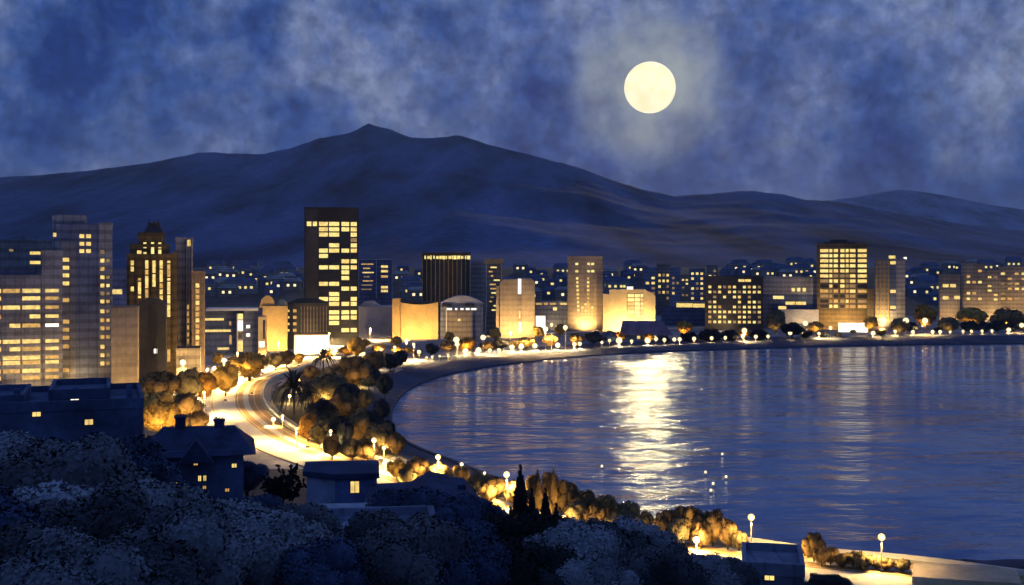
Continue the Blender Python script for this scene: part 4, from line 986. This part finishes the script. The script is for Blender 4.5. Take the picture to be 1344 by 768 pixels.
for x, y, w, h in ((257,606,5,9),(221,616,4,9),(262,628,3.5,7),(268.5,628,3.5,7),(306,613,6,5),(245,640,3,3),(268,640,4,4),(297,645,5,4),(232,634,3,5)): nearwin(r, Y, x-w/2, y-h/2, x+w/2, y+h/2, random.choice(['litC','litA']))

Y = 112; r = bld('box_house', 'small blue box house with flat roof and one lit window', 'house', Y, 402, 495)
mb = MB(); ox, oy = r.location.x, r.location.y
xa, xm, xb = X(402,Y)-ox, X(440,Y)-ox, X(494,Y)-ox
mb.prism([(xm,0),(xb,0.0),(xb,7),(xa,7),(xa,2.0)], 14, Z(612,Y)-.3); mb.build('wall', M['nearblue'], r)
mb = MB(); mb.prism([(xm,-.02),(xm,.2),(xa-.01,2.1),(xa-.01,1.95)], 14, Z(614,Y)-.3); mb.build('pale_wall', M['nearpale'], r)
mb = MB(); mb.prism([(xm,-.45),(xb+.3,-.45),(xb+.3,7.4),(xa-.4,7.4),(xa-.4,1.7)], Z(612,Y)-.3, Z(609,Y)); mb.build('flat_roof', M['rooftile'], r)
nearwin(r, Y, 460, 620, 471, 635, 'litA')
rbox(r, 'balcony', 'rooftile', Y, 418, 497, 663, 672, -1.2, 1)
Y = 104; r = bld('gabled_house', 'dark blue gabled house with wide roof below the street lamp', 'house', Y, 480, 640)
ox = r.location.x; mb = MB(); a, b = X(486,Y)-ox, X(632,Y)-ox
pk = X(563,Y)-ox; mb.yprism([(a,8),(b,8),(b,Z(665,Y)),(pk,Z(632,Y)),(pk-3,Z(644,Y)),(a,Z(646,Y))], 0, 8); mb.build('wall', M['navy'], r)
mb = MB(); q = [(X(478,Y)-ox,Z(640,Y)),(X(536,Y)-ox,Z(637,Y)),(pk,Z(622,Y)),(X(600,Y)-ox,Z(632,Y)),(X(612,Y)-ox,Z(633,Y)),(X(640,Y)-ox,Z(668,Y))]
th = .35
for (x0,z0),(x1,z1) in zip(q[:-1],q[1:]): mb.yprism([(x0,z0-th),(x1,z1-th),(x1,z1),(x0,z0)], -.8, 9)
mb.build('roof', M['rooftile'], r)
nearwin(r, Y, 457+26, 656, 492, 662, 'glass'); mb = MB(); c = X(607,Y)-ox; mb.box(c-.4,c+.4,3,3.9,Z(640,Y),Z(627,Y)); mb.build('chimney', M['rooftile'], r)
Y = 96; r = bld('lower_house', 'low grey house with bright wide window under the box house', 'house', Y, 420, 520)
block(r, Y, 400, 520, 671, 'navy', 7, z0=5, parapet=False); rbox(r, 'roof_slab', 'rooffelt', Y, 396, 524, 667, 671, -.6, 7.5)
nearwin(r, Y, 457, 677, 475, 687, 'litB'); nearwin(r, Y, 477, 677, 482, 687, 'litB')
Y = 84; r = bld('terraced_house', 'pale felt roofed house lower down with a round yellow lamp', 'house', Y, 270, 430)
block(r, Y, 262, 430, 690, 'bluegrey', 9, z0=5); 
mb = MB(); mb.sphere((X(372,Y)-r.location.x, -.35, Z(692,Y)), .32, 14, 10); mb.build('wall_lamp', M['globe'], r, smooth=True)
Y = 70; r = bld('hillside_bungalow', 'nearest grey roofed bungalow with three tiny amber windows', 'house', Y, 400, 560)
block(r, Y, 410, 575, 724, 'bluegrey', 9, z0=5)
for x in (452,464,472): nearwin(r, Y, x-3, 740.5, x+3, 745, 'litC')
Y = 122; r = bld('flat_roofed_house', 'navy flat roofed house with one yellow window beside the lower road', 'house', Y, 975, 1057)
block(r, Y, 976, 1054, 738, 'bluegrey', 9, z0=0); nearwin(r, Y, 1004, 743.5, 1016, 750, 'litA')
Y = 128; r = bld('lit_retaining_wall', 'orange lit retaining wall with pale coping at the road edge', 'wall', Y, 873, 977)
p0 = GP(872,728); p1 = GP(980,745)
r.location = (p0.x, p0.y-9, 0); mb = MB(); 
mb.prism([(0,0),(p1.x-p0.x,p1.y-p0.y-0),(p1.x-p0.x,p1.y-p0.y+1),(0,1)], -1, GZ+.6); mb.build('wall', M['ochre'], r)
mb = MB(); mb.prism([(-.1,-.1),(p1.x-p0.x+.1,p1.y-p0.y-.1),(p1.x-p0.x+.1,p1.y-p0.y+1.1),(-.1,1.1)], GZ+.6, GZ+.85); mb.build('coping', M['white'], r)
# stone quay
pq = [GP(1197,757,4.2),GP(1342,766,4.2),GP(1336,748,4.2),GP(1300,742,4.2),GP(1199,738,4.2)]
r = thing('stone_quay', 'raised sandy pale stone quay beside the road at lower right', 'quay', (pq[0].x,pq[0].y,0))
mb = MB(); mb.prism([(q.x-pq[0].x,q.y-pq[0].y) for q in pq], -3, 3.9); mb.build('wall', M['quay'], r)
mb = MB(); mb.prism([(q.x-pq[0].x,q.y-pq[0].y) for q in pq], 3.9, 4.2, top=[((q.x-pq[0].x)*.99,(q.y-pq[0].y)*.99) for q in pq]); mb.build('paving', M['quay'], r)
# kiosk with golden parasols among the dark trees
Y = 150
for px, py, lab in ((643,681,'golden lit parasol leftmost of three in the dark garden'),(654,690,'golden lit parasol lowest of three in the dark garden'),(662,676,'golden lit parasol nearest the tallest cypress')):
    x = X(px,Y); zt_ = Z(py,Y); zb = zt_-2.6; r = thing('parasol', lab, 'parasol', (x,Y,zb), 'golden parasols')
    mb = MB(); n=8; rim=[(math.cos(2*math.pi*k/n)*1.5,math.sin(2*math.pi*k/n)*1.5,2.2) for k in range(n)]
    mb.add([(0,0,2.75)]+rim+[(0,0,2.6)]+[(a_,b_,2.12) for a_,b_,c_ in rim], [(0,1+k,1+(k+1)%n) for k in range(n)]+[(9,10+(k+1)%n,10+k) for k in range(n)]+[(1+k,10+k,10+(k+1)%n,1+(k+1)%n) for k in range(n)])
    mb.build('canopy', M['cream'], r); mb = MB(); mb.tube([(0,0,-6),(0,0,2.6)],[.05,.04],8); mb.build('pole', M['darksteel'], r)
    lamp_light(r, (.4,-1.4,1.6), 60, rad=.1)

for nm_, dz_ in (('gabled_house',-1.35),('box_house',-.95),('flat_roofed_building',-1.3),('flat_roofed_house',-1.0),('terraced_house',-1.4),('lower_house',-1.1)):
    bpy.data.objects[nm_].location.z = dz_          # seat each house on its own terrace of the slope
# near trees: (px, py of crown centre, Y, radius m, kind)
NT = [(20,640,78,5.2,'slate'),(95,655,72,5.6,'slate'),(150,640,86,5.2,'navy'),(55,715,58,4.8,'slate'),(130,725,54,4.6,'slate'),(190,700,64,4.6,'slate'),(-20,720,52,4.2,'navy'),(235,735,52,3.6,'slate'),(205,690,92,3.8,'navy'),
      (250,695,90,3.8,'navy'),(300,690,96,3.4,'navy'),(345,680,94,2.8,'navy'),(310,720,66,4.2,'slate'),(365,740,58,3.8,'slate'),(395,705,74,3.2,'slate'),(545,690,84,4.0,'navy'),(500,720,70,3.4,'slate'),(590,700,86,4.2,'navy'),
      (625,690,104,3.6,'navy'),(540,745,58,3.6,'slate'),(600,755,58,3.4,'navy'),(650,722,96,4.6,'black'),(690,730,92,4.8,'black'),(640,760,64,3.4,'black'),(725,715,104,4.0,'black'),(745,745,80,4.4,'slate'),(790,735,92,4.8,'slate'),
      (835,735,96,4.6,'slate'),(700,768,66,3.2,'dark'),(870,760,84,3.6,'slate'),(920,768,88,3.2,'slate'),(960,765,92,2.8,'slate'),(430,755,56,2.8,'navy'),(780,775,66,3.0,'slate'),(10,770,44,3.4,'slate'),(85,785,42,3.4,'slate'),(180,780,44,3.2,'slate'),
      (460,705,84,2.4,'navy'),(1090,775,118,2.6,'dark'),(655,700,128,3.2,'black'),(215,600,128,3.6,'navy'),(325,625,130,2.6,'navy')]
for i_, (px, py, Y, rad, kind) in enumerate(NT):
    if kind == 'slate' and i_ % 5 in (1, 4): kind = 'dusk'
    x = X(px,Y); zc = Z(py,Y)
    tree(x, Y, rad, zc+rad*.85, kind, px, place_hill(px,py), 2, .95, 'trees on the near hillside')
# ivory black bush of separate leaves in front of the road
def leafy_bush(px, py, Y, w, lab):
    x = X(px,Y); z0 = Z(py+28,Y); r = thing('leafy_bush', lab, 'bush', (x,Y,gh(x,Y)))
    rnd = random.Random(4); dz = z0-gh(x,Y); st = MB(); lf = MB()
    st.tube([(0,0,-.2),(0,0,dz+.3)],[.16,.09],8)
    for i in range(26):
        a = rnd.uniform(-1.15,1.15); L_ = rnd.uniform(.5,1)*w*(1.0-.25*abs(a)); d = Vector((math.sin(a),rnd.uniform(-.5,.5),math.cos(a)*.95)).normalized()
        p = Vector((0,0,dz)); q = p+d*L_; st.tube([p,p+d*L_*.5,q],[.05,.03,.012],5)
        for k in range(13):
            t = rnd.uniform(.25,1.05); c = p+d*L_*t+Vector((rnd.uniform(-.3,.3),rnd.uniform(-.3,.3),rnd.uniform(-.3,.3)))
            u = Vector((rnd.gauss(0,1),rnd.gauss(0,.5),rnd.gauss(0,1))).normalized(); v = u.cross(Vector((0,1,.2))).normalized(); s = rnd.uniform(.22,.42)
            lf.add([c-u*s, c-u*s*.3-v*s*.42, c+u*s*.4-v*s*.36, c+u*s, c+u*s*.4+v*s*.36, c-u*s*.3+v*s*.42], [(0,1,2,3,4,5)])
    st.build('stem', M['bark'], r); lf.build('foliage', LEAF['black'], r)
leafy_bush(372,628,105,3.9,'black leafy bush silhouetted against the bright road')

# ------------------------------------------------------------------ moon, sky, haze, camera
moon_dir = Vector((853-CX, F, HY-115)).normalized()
mm = MB(); DM = 14000.0; mm.sphere((0,0,0), DM*34.5/1500.0*math.cos(math.radians(8)), 48, 32)
mt, nt, b = newmat('moon_surface'); N, L = nt.nodes, nt.links
g = N.new('ShaderNodeNewGeometry'); n1 = N.new('ShaderNodeTexNoise'); n1.inputs['Scale'].default_value = .006; n1.inputs['Detail'].default_value = 5
rp = N.new('ShaderNodeValToRGB'); rp.color_ramp.elements[0].position=.35; rp.color_ramp.elements[0].color=(.90,.78,.47,1); rp.color_ramp.elements[1].position=.6; rp.color_ramp.elements[1].color=(1,.90,.60,1)
L.new(g.outputs['Position'], n1.inputs['Vector']); L.new(n1.outputs['Fac'], rp.inputs['Fac']); L.new(rp.outputs['Color'], b.inputs['Emission Color'])
b.inputs['Emission Strength'].default_value = 1.45; b.inputs['Base Color'].default_value = (0,0,0,1)
mo = mm.build('moon', mt, loc=Vector((0,0,H))+moon_dir*DM, smooth=True)
tag(mo, 'big full pale yellow moon hanging above the mountain', 'moon')

sun = bpy.data.lights.new('moonlight', 'SUN'); sun.energy = MOON = 0.5; sun.angle = math.radians(2.2); sun.color = (1.0, .80, .40)
so = link('moonlight', sun, None, (0,0,200)); so.rotation_euler = (-moon_dir).to_track_quat('-Z','Y').to_euler()

w = bpy.data.worlds.new('World'); sc.world = w; w.use_nodes = True
nt = w.node_tree; N, L = nt.nodes, nt.links; bg = N['Background']
tc = N.new('ShaderNodeTexCoord')
def noise_(scale, detail, rough, off=(0,0,0)):
    mp = N.new('ShaderNodeMapping'); mp.inputs['Location'].default_value = off; L.new(tc.outputs['Generated'], mp.inputs['Vector'])
    n = N.new('ShaderNodeTexNoise'); n.inputs['Scale'].default_value = scale; n.inputs['Detail'].default_value = detail; n.inputs['Roughness'].default_value = rough
    n.inputs['Distortion'].default_value = 0
    L.new(mp.outputs['Vector'], n.inputs['Vector']); return n
na = noise_(5.2, 9, .58, (1.3,.4,2.2)); nb = noise_(16, 9, .62, (3.3,0,0))
mx = N.new('ShaderNodeMath'); mx.operation='MULTIPLY_ADD'; mx.inputs[1].default_value=.44
L.new(nb.outputs['Fac'], mx.inputs[0])
sub = N.new('ShaderNodeMath'); sub.operation='MULTIPLY'; sub.inputs[1].default_value=.56; L.new(na.outputs['Fac'], sub.inputs[0]); L.new(sub.outputs[0], mx.inputs[2])
cr = N.new('ShaderNodeValToRGB'); e = cr.color_ramp.elements
e[0].position=.405; e[0].color=(.008,.032,.17,1); e[1].position=.62; e[1].color=(.20,.255,.42,1)
m1 = e.new(.47); m1.color=(.030,.075,.26,1); m2 = e.new(.54); m2.color=(.085,.135,.32,1)
L.new(mx.outputs[0], cr.inputs['Fac'])
# the moon's corona in thin cloud
dp = N.new('ShaderNodeVectorMath'); dp.operation='DOT_PRODUCT'; dp.inputs[1].default_value = moon_dir; L.new(tc.outputs['Generated'], dp.inputs[0])
mr = N.new('ShaderNodeMapRange'); mr.interpolation_type='SMOOTHSTEP'; mr.inputs['From Min'].default_value = math.cos(math.radians(4.7)); mr.inputs['From Max'].default_value = math.cos(math.radians(.9)); L.new(dp.outputs['Value'], mr.inputs['Value'])
m3 = N.new('ShaderNodeMath'); m3.operation='MULTIPLY'; L.new(mr.outputs['Result'], m3.inputs[0])
m4 = N.new('ShaderNodeMapRange'); m4.inputs['From Min'].default_value=.3; m4.inputs['From Max'].default_value=.65; m4.inputs['To Min'].default_value=.3; m4.inputs['To Max'].default_value=1.15; L.new(nb.outputs['Fac'], m4.inputs['Value']); L.new(m4.outputs['Result'], m3.inputs[1])
mix = N.new('ShaderNodeMix'); mix.data_type='RGBA'; mix.inputs['B'].default_value=(.34,.385,.42,1); L.new(m3.outputs[0], mix.inputs['Factor']); 
nc = noise_(60, 6, .65, (0,5.1,0)); mrc = N.new('ShaderNodeMapRange'); mrc.inputs['From Min'].default_value=.3; mrc.inputs['From Max'].default_value=.7; mrc.inputs['To Min'].default_value=.66; mrc.inputs['To Max'].default_value=1.36; L.new(nc.outputs['Fac'], mrc.inputs['Value'])
scc = N.new('ShaderNodeVectorMath'); scc.operation='SCALE'; L.new(cr.outputs['Color'], scc.inputs[0]); L.new(mrc.outputs['Result'], scc.inputs['Scale'])
L.new(scc.outputs['Vector'], mix.inputs['A'])
sky = N.new('ShaderNodeTexSky'); sky.sky_type='NISHITA'; sky.sun_disc=False; sky.sun_elevation=math.asin(moon_dir.z); sky.sun_rotation=math.atan2(moon_dir.x,moon_dir.y)
sx = N.new('ShaderNodeVectorMath'); sx.operation='SCALE'; sx.inputs['Scale'].default_value=.0008; L.new(sky.outputs['Color'], sx.inputs[0])
ad = N.new('ShaderNodeVectorMath'); ad.operation='ADD'; L.new(sx.outputs['Vector'], ad.inputs[0]); L.new(mix.outputs['Result'], ad.inputs[1])
L.new(ad.outputs['Vector'], bg.inputs['Color']); bg.inputs['Strength'].default_value = 1.0
w.cycles.sampling_method = 'AUTOMATIC'

HAZE = 5.5e-5
if HAZE:
    mb = MB(); mb.box(-9000, 9000, -450, 12600, -60, 960)
    hm = bpy.data.materials.new('night_haze'); hm.use_nodes = True; nt = hm.node_tree; nt.nodes.remove(nt.nodes['Principled BSDF'])
    v = nt.nodes.new('ShaderNodeVolumePrincipled'); v.inputs['Color'].default_value=(.72,.85,1,1); v.inputs['Density'].default_value = HAZE; v.inputs['Anisotropy'].default_value = 0.0
    nt.links.new(v.outputs['Volume'], nt.nodes['Material Output'].inputs['Volume'])
    tag(mb.build('haze', hm), kind='stuff')

finish_labels()
cam = bpy.data.cameras.new('camera'); cam.sensor_width = 36; cam.lens = 36*F/1344; cam.shift_y = -(384-HY)/1344; cam.clip_end = 60000; cam.clip_start = .5
co = link('camera', cam, None, (0,0,H)); co.rotation_euler = (math.radians(90),0,0); sc.camera = co
sc.view_settings.view_transform='Standard'; sc.view_settings.look='None'; sc.view_settings.exposure=0.12; sc.view_settings.gamma=1; sc.view_settings.use_curve_mapping=False
cy = sc.cycles; cy.use_denoising=True; cy.max_bounces=5; cy.diffuse_bounces=2; cy.glossy_bounces=3; cy.volume_bounces=0; cy.transparent_max_bounces=4; cy.use_light_tree=True
cy.sample_clamp_indirect=4; cy.caustics_reflective=False; cy.caustics_refractive=False; cy.use_adaptive_sampling=True; cy.adaptive_threshold=.02
